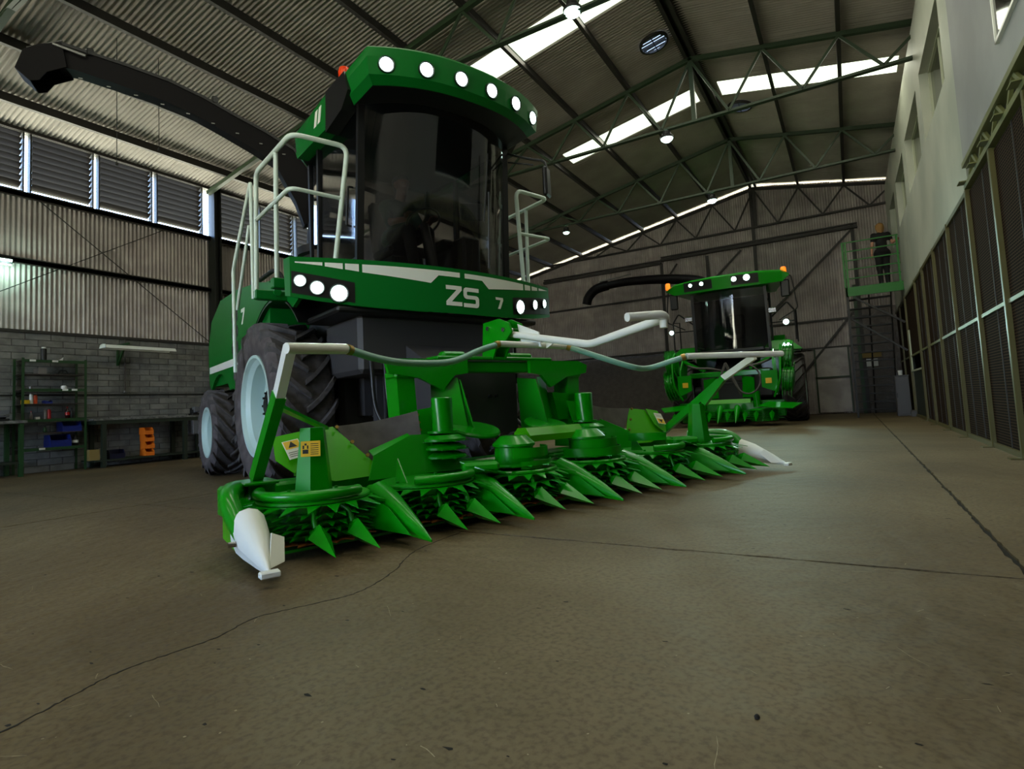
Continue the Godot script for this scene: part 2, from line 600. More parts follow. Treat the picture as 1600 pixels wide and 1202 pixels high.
func make_ceiling():
	var ce = setting("ceiling")
	var slope_len = func(xa, xb): return absf(xb - xa) * sqrt(1.0 + SL * SL)
	for side in [-1.0, 1.0]:
		var xe = XL - 0.28 if side < 0 else XO + 0.3
		var d = Vector3(side, -SL, 0).normalized()
		var across = Vector3(0, 0, -1)
		var nrm = across.cross(d)
		var whole = corrugated(SHEET * 1.1, 11, 0.016, 0.02, slope_len.call(RX, xe), slope_len.call(RX, xe))
		var xs0 = RX + side * 0.27; var xs1 = RX + side * 3.83
		var la = slope_len.call(RX, xs0); var lb = slope_len.call(RX, xs1)
		var cap = corrugated(SHEET * 1.1, 11, 0.016, 0.02, la, la)
		var pane = corrugated(SHEET * 1.1, 11, 0.016, la, lb, lb)
		var rest = corrugated(SHEET * 1.1, 11, 0.016, lb, slope_len.call(RX, xe), slope_len.call(RX, xe))
		var k = 0
		while EDGE0 - SHEET * (k + 1) > ZB - 0.75:
			var z0 = EDGE0 - SHEET * k
			var xf = Transform3D(Basis(across, d, nrm), Vector3(RX, RY, z0))
			var sky = false
			for zz in SKY_Z:
				if absf(z0 - SHEET * 0.5 - zz) < 0.1: sky = true
			xf.origin.y += 0.002 * (k % 2)
			if sky:
				put("roof_sheet", cap, M.roof_sheet, ce, xf)
				put("skylight_sheet", pane, M.skylight_sheet, ce, xf)
				put("roof_sheet", rest, M.roof_sheet, ce, xf)
			else:
				put("roof_sheet", whole, M.roof_sheet, ce, xf)
			k += 1
		# purlins
		var n = 0
		var x = -2.52
		while true:
			var px = x - 1.34 * n if side < 0 else RX + (RX - x) + 1.34 * n
			if px < XL + 0.3 or px > XO - 0.3: break
			var s = stt()
			var y = roof_y(px) - 0.09
			bmin(s, Vector3(px - 0.03, y - 0.075, ZB + 0.02), Vector3(px + 0.03, y + 0.07, ZF))
			bmin(s, Vector3(px - 0.03, y - 0.085, ZB + 0.02), Vector3(px + 0.045, y - 0.075, ZF))
			obj("purlin", s, M.purlin_dark, ce)
			n += 1
	var rs = stt()
	bmin(rs, Vector3(RX - 0.25, RY - 0.03, ZB - 0.5), Vector3(RX + 0.25, RY + 0.02, ZF + 0.1))
	obj("ridge_cap", rs, M.purlin_dark, ce)
	# round roof ventilators
	for v in [[-2.95, -11.5], [-1.87, -15.36]]:
		var o = thing("roof_ventilator", "round louvred roof ventilator in the left slope near the ridge" if v[0] < RX else "round louvred roof ventilator in the right slope by the far skylight", "ventilator")
		o.set_meta("group", "round roof ventilators")
		var side = -1.0 if v[0] < RX else 1.0
		var up = Vector3(side * SL, 1, 0).normalized()
		var b = Basis(Vector3(0, 0, -1).cross(up), up, Vector3(0, 0, -1)).orthonormalized()
		o.transform = Transform3D(b, Vector3(v[0], roof_y(v[0]) - 0.05, v[1]))
		var s = stt()
		lathe(s, [Vector2(0.30, -0.03), Vector2(0.30, 0.03), Vector2(0.26, 0.03), Vector2(0.26, -0.03), Vector2(0.30, -0.03)], Transform3D(), 28)
		obj("rim", s, M.purlin_dark, o)
		s = stt()
		lathe(s, [Vector2(0.0, 0.02), Vector2(0.262, 0.02)], Transform3D(), 28)
		obj("daylight_disc", s, M.vent_daylight, o)  # flat disc, no lamp: its glow stands in for daylight behind the blades
		for k in 5:
			s = stt()
			var zc = -0.18 + 0.09 * k
			var hw = sqrt(0.066 - zc * zc)
			box(s, Vector3(0, 0.0, zc), Vector3(hw * 2, 0.004, 0.045), Basis(Vector3.RIGHT, 0.6))
			obj("blade", s, M.steel_grey, o)
		s = stt()
		box(s, Vector3(0, -0.02, 0), Vector3(0.54, 0.02, 0.018)); box(s, Vector3(0, -0.02, 0), Vector3(0.018, 0.02, 0.54))
		obj("cross_bar", s, M.purlin_dark, o)

func make_trusses():
	var names = ["roof truss nearest the camera above the workbench wall", "roof truss over the large harvester's cab", "roof truss in front of the far pair of skylights", "roof truss behind the far pair of skylights"]
	var zs = [-3.09, -7.76, -12.43, -17.08]
	for t in 4:
		var o = thing("roof_truss", names[t], "truss", Vector3(0, 0, zs[t]), 0.0, "green steel roof trusses")
		truss_into(o, XL + 0.12, XO - 0.1, M.truss_green)
	for t in 3:   # corrugated-wall columns carry the trusses
		pass

func truss_into(o, xa, xb, m):
	var yb = 6.7
	var s = stt()
	for g in [-1.0, 1.0]:
		bar(s, Vector3(xa, yb, 0.03 * g), Vector3(xb, yb, 0.03 * g), 0.05, 0.01)
		bar(s, Vector3(xa, yb + 0.03, 0.012 * g), Vector3(xb, yb + 0.03, 0.012 * g), 0.01, 0.06)
	obj("bottom_chord", s, m, o)
	for side in [-1.0, 1.0]:
		s = stt()
		var xe = xa if side < 0 else xb
		bar(s, Vector3(RX, RY - 0.21, 0), Vector3(xe, roof_y(xe) - 0.21, 0), 0.09, 0.09)
		obj("top_chord", s, m, o)
	s = stt()
	bar(s, Vector3(RX, yb, 0), Vector3(RX, RY - 0.2, 0), 0.09, 0.09)
	obj("king_post", s, m, o)
	for side in [-1.0, 1.0]:
		var top = [RX]
		var n = 0
		while true:
			var px = -2.52 - 1.34 * n if side < 0 else RX + (RX + 2.52) + 1.34 * n
			if n > 0:
				if px < xa + 0.2 or px > xb - 0.2: break
				top.append(px)
			n += 1
		top.append(xa if side < 0 else xb)
		for i in top.size() - 1:
			var xm = (top[i] + top[i + 1]) * 0.5
			for e in [top[i], top[i + 1]]:
				if roof_y(e) - 0.22 - yb < 0.12: continue
				s = stt()
				bar(s, Vector3(e, roof_y(e) - 0.24, 0.02), Vector3(xm, yb + 0.03, 0.02), 0.05, 0.035, Vector3(0, 0, 1))
				obj("web_brace", s, m, o)

func brick_mesh(l, h, d) -> ArrayMesh:
	var s = stt()
	var x0 = 0.004
	# face towards +x, ends and top bevelled back
	var f = [Vector3(d, x0, -x0), Vector3(d, x0, -l + x0), Vector3(d, h - x0, -l + x0), Vector3(d, h - x0, -x0)]
	var b = [Vector3(0, 0, 0), Vector3(0, 0, -l), Vector3(0, h, -l), Vector3(0, h, 0)]
	face(s, f, Vector3.RIGHT)
	for i in 4:
		var j = (i + 1) % 4
		face(s, [f[i], f[j], b[j], b[i]], ((f[i] + f[j]) * 0.5 - Vector3(d, h * 0.5, -l * 0.5)) + Vector3(0.02, 0, 0))
	return fin(s)

func make_left_wall():
	var w = setting("wall_left")
	var s = stt()
	bmin(s, Vector3(XL - 0.25, 0, ZB), Vector3(XL, 2.55, ZF))
	obj("block_core", s, M.mortar, w)
	# painted blocks, each its own piece where the photograph shows them
	var L = 0.39; var H = 0.1215
	var mesh_full = brick_mesh(L - 0.008, H - 0.007, 0.010)
	var mesh_half = brick_mesh(L * 0.5 - 0.008, H - 0.007, 0.010)
	var mm = [M.block_a, M.block_b, M.block_c]
	for r in 21:
		var z = -3.55
		var zend = -8.23
		var first = r % 2 == 1
		while z > zend + 0.01:
			var half = first or z - L < zend - 0.01
			first = false
			var l = L * 0.5 if half else L
			put("block", mesh_half if half else mesh_full, mm[rng.randi() % 3], w, Transform3D(Basis(), Vector3(XL + rng.randf_range(-0.002, 0.002), 0.002 + r * H, z - 0.006)))
			z -= l
	s = stt()
	bmin(s, Vector3(XL - 0.1, 0, ZB), Vector3(XL + 0.010, 2.55, -8.24)); bmin(s, Vector3(XL - 0.1, 0, -3.54), Vector3(XL + 0.010, 2.55, ZF))
	obj("block_wall", s, M.block_a, w)
	s = stt()
	bmin(s, Vector3(XL - 0.2, 2.55, ZB), Vector3(XL + 0.06, 2.60, ZF), 0.0)
	obj("ledge", s, M.purlin_dark, w)
	# corrugated cladding
	var sh = corrugated(SHEET * 1.1, 11, 0.016, 2.6, 5.12, 5.12)
	var k = 0
	while EDGE0 - SHEET * k > ZB:
		put("cladding_sheet", sh, M.wall_sheet if k % 3 else M.wall_sheet_b, w, Transform3D(Basis(Vector3(0, 0, -1), Vector3.UP, Vector3(1, 0, 0)), Vector3(XL - 0.04 + 0.002 * (k % 2), 0, EDGE0 - SHEET * k)))
		k += 1
	for y in [3.86, 5.10]:
		s = stt()
		bmin(s, Vector3(XL - 0.02, y - 0.04, ZB), Vector3(XL + 0.07, y + 0.04, ZF))
		bmin(s, Vector3(XL + 0.05, y - 0.06, ZB), Vector3(XL + 0.07, y + 0.06, ZF))
		obj("girt", s, M.purlin_dark, w)
	s = stt()
	bmin(s, Vector3(XL - 0.1, 6.30, ZB), Vector3(XL + 0.06, 6.36, ZF))
	obj("eave_beam", s, M.purlin_dark, w)
	for z in [6.0, 2.0, -3.09, -7.93, -12.43, -17.08, -21.7]:
		s = stt()
		bmin(s, Vector3(XL - 0.02, 0, z - 0.09), Vector3(XL + 0.22, 6.4, z - 0.075))
		bmin(s, Vector3(XL - 0.02, 0, z + 0.075), Vector3(XL + 0.22, 6.4, z + 0.09))
		bmin(s, Vector3(XL + 0.09, 0, z - 0.08), Vector3(XL + 0.11, 6.4, z + 0.08))
		obj("column", s, M.column_dark, w)
	var rods = [[Vector3(0, 5.1, -4.45), Vector3(0, 2.62, -7.8)], [Vector3(0, 2.9, -3.4), Vector3(0, 5.1, -6.85)]]
	for r in rods:
		s = stt()
		var o = Vector3(XL + 0.05, 0, 0)
		tube(s, [r[0] + o, r[1] + o], 0.009, 6)
		obj("brace_rod", s, M.column_dark, w)
	# louvre windows under the eave, daylight behind them
	var n = 1
	var mz = [-2.07, -3.2, -4.33, -5.46, -6.59, -7.72]
	var mz2 = [-8.02, -9.15, -10.28, -11.41, -12.35]
	var mz3 = [-12.52, -13.65, -14.78, -15.91, -17.0]
	for set_ in [mz, mz2, mz3]:
		for i in set_.size() - 1:
			louvre_window(n, set_[i] - 0.055, set_[i + 1] + 0.055)
			n += 1
		for i in set_.size():
			s = stt()
			bmin(s, Vector3(XL - 0.02, 5.19, set_[i] - 0.055), Vector3(XL - 0.012, 6.3, set_[i] + 0.055))
			obj("window_pane_strip", s, M.clear_glass, w)
	s = stt()
	bmin(s, Vector3(XL - 0.15, 5.12, ZB), Vector3(XL, 6.4, -17.0)); bmin(s, Vector3(XL - 0.15, 5.12, -2.0), Vector3(XL, 6.4, ZF))
	obj("blank_panel", s, M.wall_sheet, w)

func louvre_window(n, za, zb):
	var w = setting("window_%d" % n)
	var s = stt()
	for z in [za, zb]:
		bmin(s, Vector3(XL - 0.09, 5.15, z - 0.012), Vector3(XL + 0.03, 6.32, z + 0.012))
	bmin(s, Vector3(XL - 0.09, 5.15, zb), Vector3(XL + 0.03, 5.185, za))
	bmin(s, Vector3(XL - 0.09, 6.29, zb), Vector3(XL + 0.03, 6.32, za))
	obj("frame", s, M.column_dark, w)
	s = stt()
	box(s, Vector3.ZERO, Vector3(0.165, 0.007, absf(zb - za) - 0.05))
	var mesh = fin(s)
	for k in 9:
		put("louvre_slat", mesh, M.louvre, w, Transform3D(Basis(Vector3(0, 0, 1), 0.62), Vector3(XL - 0.04, 5.305 + 0.119 * k, (za + zb) * 0.5)))

func make_back_wall():
	var w = setting("wall_back")
	var s = stt()
	bmin(s, Vector3(XL - 0.3, 0, ZB - 0.25), Vector3(XO, 2.55, ZB))
	obj("block_wall", s, M.back_block, w)
	var x = XL
	var k = 0
	while x < XO:
		var yl = roof_y(x) - 0.075; var yr = roof_y(x + SHEET) - 0.075
		put("cladding_sheet", corrugated(SHEET * 1.1, 11, 0.016, 2.5 if x + SHEET < -4.2 else 0.02, yl, yr), M.wall_sheet_b if k % 4 else M.wall_sheet, w, Transform3D(Basis(), Vector3(x, 0, ZB + 0.03 + 0.004 * (k % 2))))
		x += SHEET; k += 1
	for y in [2.57, 4.72]:
		s = stt()
		bmin(s, Vector3(XL, y - 0.035, ZB + 0.02), Vector3(-4.2, y + 0.035, ZB + 0.10))
		obj("girt", s, M.purlin_dark, w)
	# frame of the tall sliding door at the right of the back wall
	for y in [3.15, 2.22]:
		s = stt()
		bmin(s, Vector3(-4.2, y - 0.03, ZB + 0.03), Vector3(0.75, y + 0.03, ZB + 0.10))
		obj("door_girt", s, M.purlin_dark, w)
	for r in [[-11.0, -5.9, 6.02], [-5.9, 0.6, 6.13]]:
		s = stt()
		bmin(s, Vector3(r[0], r[2] - 0.05, ZB + 0.05), Vector3(r[1], r[2] + 0.04, ZB + 0.22))
		bmin(s, Vector3(r[0], r[2] + 0.09, ZB + 0.05), Vector3(r[1], r[2] + 0.13, ZB + 0.16))
		obj("sliding_door_rail", s, M.purlin_dark, w)
	for p in [[-5.9, 2.6, 6.0], [-2.55, 2.6, 8.2], [0.45, 0.0, 6.2], [-4.2, 0.0, 6.0]]:
		s = stt()
		bmin(s, Vector3(p[0] - 0.05, p[1], ZB + 0.04), Vector3(p[0] + 0.05, p[2], ZB + 0.13))
		obj("stud", s, M.purlin_dark, w)
	for d in [[Vector2(-2.55, 3.25), Vector2(0.42, 6.05)], [Vector2(-1.25, 1.5), Vector2(0.42, 3.5)], [Vector2(-4.1, 5.0), Vector2(-3.0, 6.0)], [Vector2(-5.85, 5.2), Vector2(-5.3, 5.9)]]:
		s = stt()
		bar(s, Vector3(d[0].x, d[0].y, ZB + 0.11), Vector3(d[1].x, d[1].y, ZB + 0.11), 0.06, 0.04, Vector3(0, 0, 1))
		obj("diagonal_brace", s, M.purlin_dark, w)
	var g = group_node("gable_truss", w)
	g.position.z = ZB + 0.14
	truss_into(g, XL + 0.12, XO - 0.1, M.purlin_dark)
	# wicket door with daylight under it
	var dr = setting("door_1")
	s = stt()
	bmin(s, Vector3(-0.98, 0.05, ZB + 0.10), Vector3(-0.93, 2.2, ZB + 0.15)); bmin(s, Vector3(0.0, 0.05, ZB + 0.10), Vector3(0.05, 2.2, ZB + 0.15))
	bmin(s, Vector3(-0.98, 1.2, ZB + 0.10), Vector3(0.05, 1.25, ZB + 0.15))
	obj("door_frame", s, M.truss_green, dr)
	s = stt()
	bmin(s, Vector3(-0.93, 0.06, ZB + 0.06), Vector3(0.0, 2.2, ZB + 0.10))
	obj("door_leaf", s, M.wall_sheet_b, dr)
	s = stt()
	bmin(s, Vector3(0.1, 0, ZB + 0.07), Vector3(XR, 3.4, ZB + 0.09))
	obj("lower_panel", s, M.back_block, w)
	s = stt()
	bmin(s, Vector3(0.30, 0, ZB + 0.10), Vector3(0.40, 4.2, ZB + 0.2))
	obj("green_stud", s, M.rack_green, w)

func make_right_wall():
	var w = setting("wall_right")
	var s = stt()
	# upper office wall, far part, with window openings
	var wins = [[-9.6, -11.95], [-12.55, -15.0], [-15.7, -17.95], [-18.7, -20.6]]
	var y0 = 3.15; var y1 = 4.95; var y2 = 6.16; var y3 = 7.2
	bmin(s, Vector3(XR, y0, ZB), Vector3(XR + 0.2, y1, -8.85))
	bmin(s, Vector3(XR, y2, ZB), Vector3(XR + 0.2, y3, -8.85))
	var z = -8.85
	for q in wins:
		bmin(s, Vector3(XR, y1, q[0]), Vector3(XR + 0.2, y2, z))
		z = q[1]
	bmin(s, Vector3(XR, y1, ZB), Vector3(XR + 0.2, y2, z))
	obj("office_wall", s, M.office_white, w)
	for i in wins.size():
		var q = wins[i]
		var o = setting("window_%d" % (20 + i))
		s = stt()
		bmin(s, Vector3(XR + 0.165, y1, q[1]), Vector3(XR + 0.175, y2, q[0]))
		obj("pane", s, M.window_dark, o)
		s = stt()
		var zm = lerpf(q[0], q[1], 0.5)
		bmin(s, Vector3(XR + 0.13, y1, q[1]), Vector3(XR + 0.18, y1 + 0.04, q[0])); bmin(s, Vector3(XR + 0.13, y2 - 0.04, q[1]), Vector3(XR + 0.18, y2, q[0]))
		bmin(s, Vector3(XR + 0.13, y1, q[1]), Vector3(XR + 0.18, y2, q[1] + 0.05)); bmin(s, Vector3(XR + 0.13, y1, q[0] - 0.04), Vector3(XR + 0.18, y2, q[0]))
		bmin(s, Vector3(XR + 0.14, y1, zm - 0.02), Vector3(XR + 0.18, y2, zm + 0.02))
		obj("frame", s, M.jamb, o)
	# near part, bottom edge higher, on an open lattice girder
	s = stt()
	bmin(s, Vector3(XR - 0.02, 3.5, -8.85), Vector3(XR + 0.2, 7.2, ZF))
	obj("office_wall_near", s, M.office_white_shaded, w)
	var o = setting("window_30")
	s = stt()
	bmin(s, Vector3(XR - 0.035, 3.89, -6.65), Vector3(XR - 0.028, 5.4, -4.2))
	obj("pane", s, M.window_dark, o)
	s = stt()
	bmin(s, Vector3(XR - 0.05, 3.86, -6.68), Vector3(XR - 0.02, 3.89, -4.2)); bmin(s, Vector3(XR - 0.05, 3.86, -6.68), Vector3(XR - 0.02, 5.4, -6.65))
	obj("frame", s, M.white_paint, o)
	s = stt()
	for y in [3.19, 3.46]:
		bmin(s, Vector3(XR - 0.04, y - 0.03, -8.85), Vector3(XR + 0.06, y + 0.03, ZF))
	obj("girder_chord", s, M.girder_olive, w)
	z = -8.75
	while z < ZF - 0.7:
		s = stt()
		bar(s, Vector3(XR, 3.2, z), Vector3(XR, 3.46, z + 0.33), 0.04, 0.03, Vector3.RIGHT)
		bar(s, Vector3(XR, 3.46, z + 0.33), Vector3(XR, 3.2, z + 0.66), 0.04, 0.03, Vector3.RIGHT)
		box(s, Vector3(XR - 0.06, 3.22, z), Vector3(0.1, 0.012, 0.16))
		obj("girder_web", s, M.girder_olive, w)
		z += 0.66
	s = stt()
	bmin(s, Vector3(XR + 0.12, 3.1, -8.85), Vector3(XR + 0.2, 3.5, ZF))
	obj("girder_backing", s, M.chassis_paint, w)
	# wire mesh screen below
	var posts = [ZF, 6.8, 5.0, 3.2, 1.4, -0.3, -2.0, -3.5, -4.9, -6.1, -7.44, -8.83, -10.53, -12.24, -14.05, -15.6, -18.3, -20.2, ZB]
	for i in posts.size():
		s = stt()
		var big = i in [10, 11]
		bmin(s, Vector3(XR - 0.045, 0.0, posts[i] - (0.035 if big else 0.024)), Vector3(XR + 0.03, 3.15, posts[i] + (0.035 if big else 0.024)), 0.006)
		if i < posts.size() - 3: box(s, Vector3(XR - 0.07, 0.006, posts[i]), Vector3(0.14, 0.012, 0.14))
		obj("screen_post", s, M.post_olive, w)
	for i in posts.size() - 1:
		for r in [[0.06, 1.55], [1.59, 3.12]]:
			if i == 15 and r[0] < 1: continue
			s = stt()
			bmin(s, Vector3(XR + 0.0, r[0], posts[i + 1] + 0.03), Vector3(XR + 0.01, r[1], posts[i] - 0.03))
			obj("mesh_panel", s, M.wire_mesh, w)
			var zz = posts[i] - 0.55
			while zz > posts[i + 1] + 0.3 and r[0] > 1 and i > 7 and i < 15:
				s = stt()
				bmin(s, Vector3(XR - 0.01, 0.06, zz - 0.006), Vector3(XR, 3.12, zz + 0.006))
				obj("mesh_stay", s, M.purlin_dark, w)
				zz -= 0.6
	s = stt()
	bmin(s, Vector3(XR - 0.02, 1.55, ZB), Vector3(XR + 0.02, 1.59, ZF))
	obj("screen_rail", s, M.girder_olive, w)
	s = stt()
	bmin(s, Vector3(XR - 0.03, 0.0, ZB), Vector3(XR + 0.02, 0.06, ZF)); bmin(s, Vector3(XR - 0.03, 3.1, ZB), Vector3(XR + 0.02, 3.16, -8.85))
	obj("screen_sill", s, M.post_olive, w)
	# dark counter hatch near the stairs
	o = setting("window_31")
	s = stt()
	bmin(s, Vector3(XR + 0.02, 0.0, -18.3), Vector3(XR + 0.06, 1.2, -15.6)); bmin(s, Vector3(XR + 0.02, 1.2, -18.3), Vector3(XR + 0.06, 1.56, -18.2))
	obj("hatch_panel", s, M.bench_green, o)
	s = stt()
	bmin(s, Vector3(XR - 0.03, 1.16, -18.3), Vector3(XR + 0.02, 1.2, -15.65)); bmin(s, Vector3(XR - 0.03, 1.2, -18.2), Vector3(XR + 0.0, 2.25, -18.05))
	obj("frame", s, M.jamb, o)
	# the hall behind the office, closed
	s = stt()
	bmin(s, Vector3(XO, 0, ZB), Vector3(XO + 0.2, 7.0, ZF))
	var r_ = obj("wall_far_right", s, M.wall_sheet_b)
	r_.set_meta("kind", "structure")
	s = stt()
	# tall doorway open to the yard behind the camera
	bmin(s, Vector3(XL - 0.3, 0, ZF), Vector3(-8.3, 8.6, ZF + 0.2)); bmin(s, Vector3(-3.1, 0, ZF), Vector3(XO + 0.3, 8.6, ZF + 0.2)); bmin(s, Vector3(-8.3, 4.3, ZF), Vector3(-3.1, 8.6, ZF + 0.2))
	r_ = obj("wall_front", s, M.wall_sheet_b)
	r_.set_meta("kind", "structure")
# ---------------------------------------------------------------- the large harvester
const HO := Vector3(-4.108, 0, -4.943)
const HT := -0.35779   # 20.5 degrees

func wheel(parent, c: Vector3, R: float, w: float, rimR: float, out: float, lugs: int, n := "front_wheel"):
	# axle along local z; out = +1 when the outer face looks to +z
	var o = group_node(n, parent)
	o.position = c
	var ax = Transform3D(Basis(Vector3.RIGHT, Vector3(0, 0, out), Vector3(0, -out, 0)), Vector3.ZERO)   # local y -> outward
	var Rc = R - 0.055 * (R / 0.9)
	var h = w * 0.5
	var s = stt()
	lathe(s, [Vector2(rimR - 0.01, h * 0.80), Vector2(rimR + 0.03, h * 0.93), Vector2(lerpf(rimR, Rc, 0.45), h * 1.0), Vector2(lerpf(rimR, Rc, 0.75), h * 0.985), Vector2(Rc - 0.045, h * 0.93), Vector2(Rc - 0.005, h * 0.80)], ax, 56, true)
	obj("sidewall", s, M.rubber_side, o)
	s = stt()
	lathe(s, [Vector2(Rc - 0.006, h * 0.805), Vector2(Rc + 0.0, h * 0.5), Vector2(Rc + 0.005, 0), Vector2(Rc, -h * 0.5), Vector2(Rc - 0.006, -h * 0.8), Vector2(Rc - 0.05, -h * 0.95), Vector2(lerpf(rimR, Rc, 0.5), -h), Vector2(rimR, -h * 0.8)], ax, 56, true)
	for side in [-1.0, 1.0]:
		for k in lugs:
			var a0 = TAU * (k + (0.5 if side > 0 else 0.0)) / lugs
			var secs = []
			var m = 6
			for i in m + 1:
				var t = float(i) / m
				var y = side * h * lerpf(1.0, -0.06, t)
				var a = a0 + side * 0.0 + (t * 0.9 - 0.25 * t * t) * 0.62 * (0.9 / R) * out
				var top = R - 0.004 if t > 0.12 else R - 0.05
				var bot = Rc - 0.02 if t > 0.12 else Rc - 0.11
				var hw = lerpf(0.042, 0.03, t) * R / 0.9
				var sec = []
				for q in [[-1, bot], [1, bot], [0.8, top], [-0.8, top]]:
					var aa = a + q[0] * hw / R
					sec.append(ax * Vector3(q[1] * cos(aa), y, q[1] * sin(aa)))
				secs.append(sec)
			for i in m:
				var mid = (secs[i][0] + secs[i][2] + secs[i + 1][0] + secs[i + 1][2]) * 0.25
				for e in 4:
					var f = (e + 1) % 4
					var ctr = (secs[i][e] + secs[i][f] + secs[i + 1][e] + secs[i + 1][f]) * 0.25
					face(s, [secs[i][e], secs[i][f], secs[i + 1][f], secs[i + 1][e]], ctr - mid)
			face(s, secs[0], secs[0][0] - secs[1][0])
			face(s, secs[m], secs[m][0] - secs[m - 1][0])
	obj("tread", s, M.rubber, o)
	s = stt()
	lathe(s, [Vector2(rimR + 0.012, h * 0.86), Vector2(rimR + 0.012, h * 0.93), Vector2(rimR - 0.02, h * 0.93), Vector2(rimR - 0.035, h * 0.80), Vector2(rimR - 0.075, h * 0.66), Vector2(rimR - 0.085, h * 0.20), Vector2(rimR - 0.12, h * 0.05), Vector2(rimR - 0.13, h * -0.30), Vector2(rimR - 0.17, h * -0.36), Vector2(rimR * 0.62, h * -0.20), Vector2(rimR * 0.55, h * 0.10), Vector2(rimR * 0.36, h * 0.16), Vector2(0.0, h * 0.16)], ax, 48)
	obj("rim", s, M.rim_white, o)
	s = stt()
	lathe(s, [Vector2(rimR * 0.36, h * 0.1), Vector2(rimR * 0.36, h * 0.40), Vector2(rimR * 0.31, h * 0.46), Vector2(rimR * 0.15, h * 0.46), Vector2(rimR * 0.14, h * 0.56), Vector2(0, h * 0.57)], ax, 20)
	for k in 10:
		var a = TAU * k / 10.0
		cyl(s, ax * Vector3(rimR * 0.27 * cos(a), h * 0.4, rimR * 0.27 * sin(a)), ax * Vector3(rimR * 0.27 * cos(a), h * 0.53, rimR * 0.27 * sin(a)), 0.014, 6)
	obj("hub", s, M.black_steel, o)
	return o

func lamp_disc(parent, n, p: Vector3, dir: Vector3, r: float, m, energy := 0.0, cone := 40.0):
	# reflector cup, glowing lens and its light
	var d = dir.normalized()
	var x = d.cross(Vector3.UP).normalized()
	var xf = Transform3D(Basis(x, d, x.cross(d)), p)
	var s = stt()
	lathe(s, [Vector2(0, 0.010), Vector2(r * 0.85, 0.006), Vector2(r * 0.86, -0.01)], xf, 20)
	var o = obj(n, s, m, parent)
	s = stt()
	lathe(s, [Vector2(r * 0.86, 0.004), Vector2(r, 0.014), Vector2(r * 1.06, 0.0), Vector2(r * 1.06, -0.05)], xf, 20)
	obj("lamp_bezel", s, M.black_plastic, parent)
	if energy > 0.0:
		var l := SpotLight3D.new()
		l.name = "beam"
		l.light_energy = energy
		l.light_color = Color(0.82, 1.0, 0.94)
		l.light_size = r * 0.8
		l.spot_range = 40.0
		l.spot_attenuation = 2.0
		l.spot_angle = cone
		l.spot_angle_attenuation = 1.0
		l.shadow_enabled = true
		var z = -d
		var xx = Vector3.UP.cross(z).normalized()
		l.transform = Transform3D(Basis(xx, z.cross(xx), z), p + d * 0.03)
		parent.add_child(l, true)
	return o

func panel_x(z: float) -> float:
	return 0.80 - 0.125 * z * z

func on_panel(zy: Array, off: float) -> Array:
	var out = []
	for q in zy: out.append(Vector3(panel_x(q[0]) + off, q[1], q[0]))
	return out

func decal(s, zy: Array, off := 0.004):   # flat sticker polygon laid on the curved nose panel (z, y pairs)
	var poly = PackedVector2Array()
	for q in zy: poly.append(Vector2(q[0], q[1]))
	# cut into narrow bands so that it follows the curve
	var zmin = 9.0; var zmax = -9.0
	for p in poly:
		zmin = minf(zmin, p.x); zmax = maxf(zmax, p.x)
	var n = maxi(1, int(ceil((zmax - zmin) / 0.12)))
	for i in n:
		var a = lerpf(zmin, zmax, float(i) / n); var b = lerpf(zmin, zmax, float(i + 1) / n)
		for part in Geometry2D.intersect_polygons(poly, PackedVector2Array([Vector2(a, 0), Vector2(b, 0), Vector2(b, 9), Vector2(a, 9)])):
			var idx = Geometry2D.triangulate_polygon(part)
			for k in range(0, idx.size(), 3):
				var t = []
				for e in 3:
					var p = part[idx[k + e]]
					t.append(Vector3(panel_x(p.x) + off, p.y, p.x))
				face(s, t, Vector3.RIGHT)

const GLYPH_Z := [[0, 1], [1, 1], [1, 0.80], [0.34, 0.20], [1, 0.20], [1, 0], [0, 0], [0, 0.20], [0.66, 0.80], [0, 0.80]]
const GLYPH_S := [[1, 1], [0.16, 1], [0.05, 0.95], [0, 0.84], [0, 0.58], [0.06, 0.47], [0.17, 0.42], [0.74, 0.42], [0.78, 0.38], [0.78, 0.24], [0.74, 0.2], [0, 0.2], [0, 0], [0.84, 0], [0.95, 0.05], [1, 0.16], [1, 0.46], [0.95, 0.56], [0.83, 0.61], [0.26, 0.61], [0.22, 0.65], [0.22, 0.76], [0.26, 0.8], [1, 0.8]]
const GLYPH_7 := [[0.05, 1], [1, 1], [1, 0.78], [0.52, 0], [0.20, 0], [0.66, 0.78], [0.05, 0.78]]

func glyph(g: Array, z0: float, z1: float, y0: float, y1: float, slant := 0.0) -> Array:
	var out = []
	for p in g: out.append([lerpf(z0, z1, p[0] + slant * p[1]), lerpf(y0, y1, p[1])])
	return out

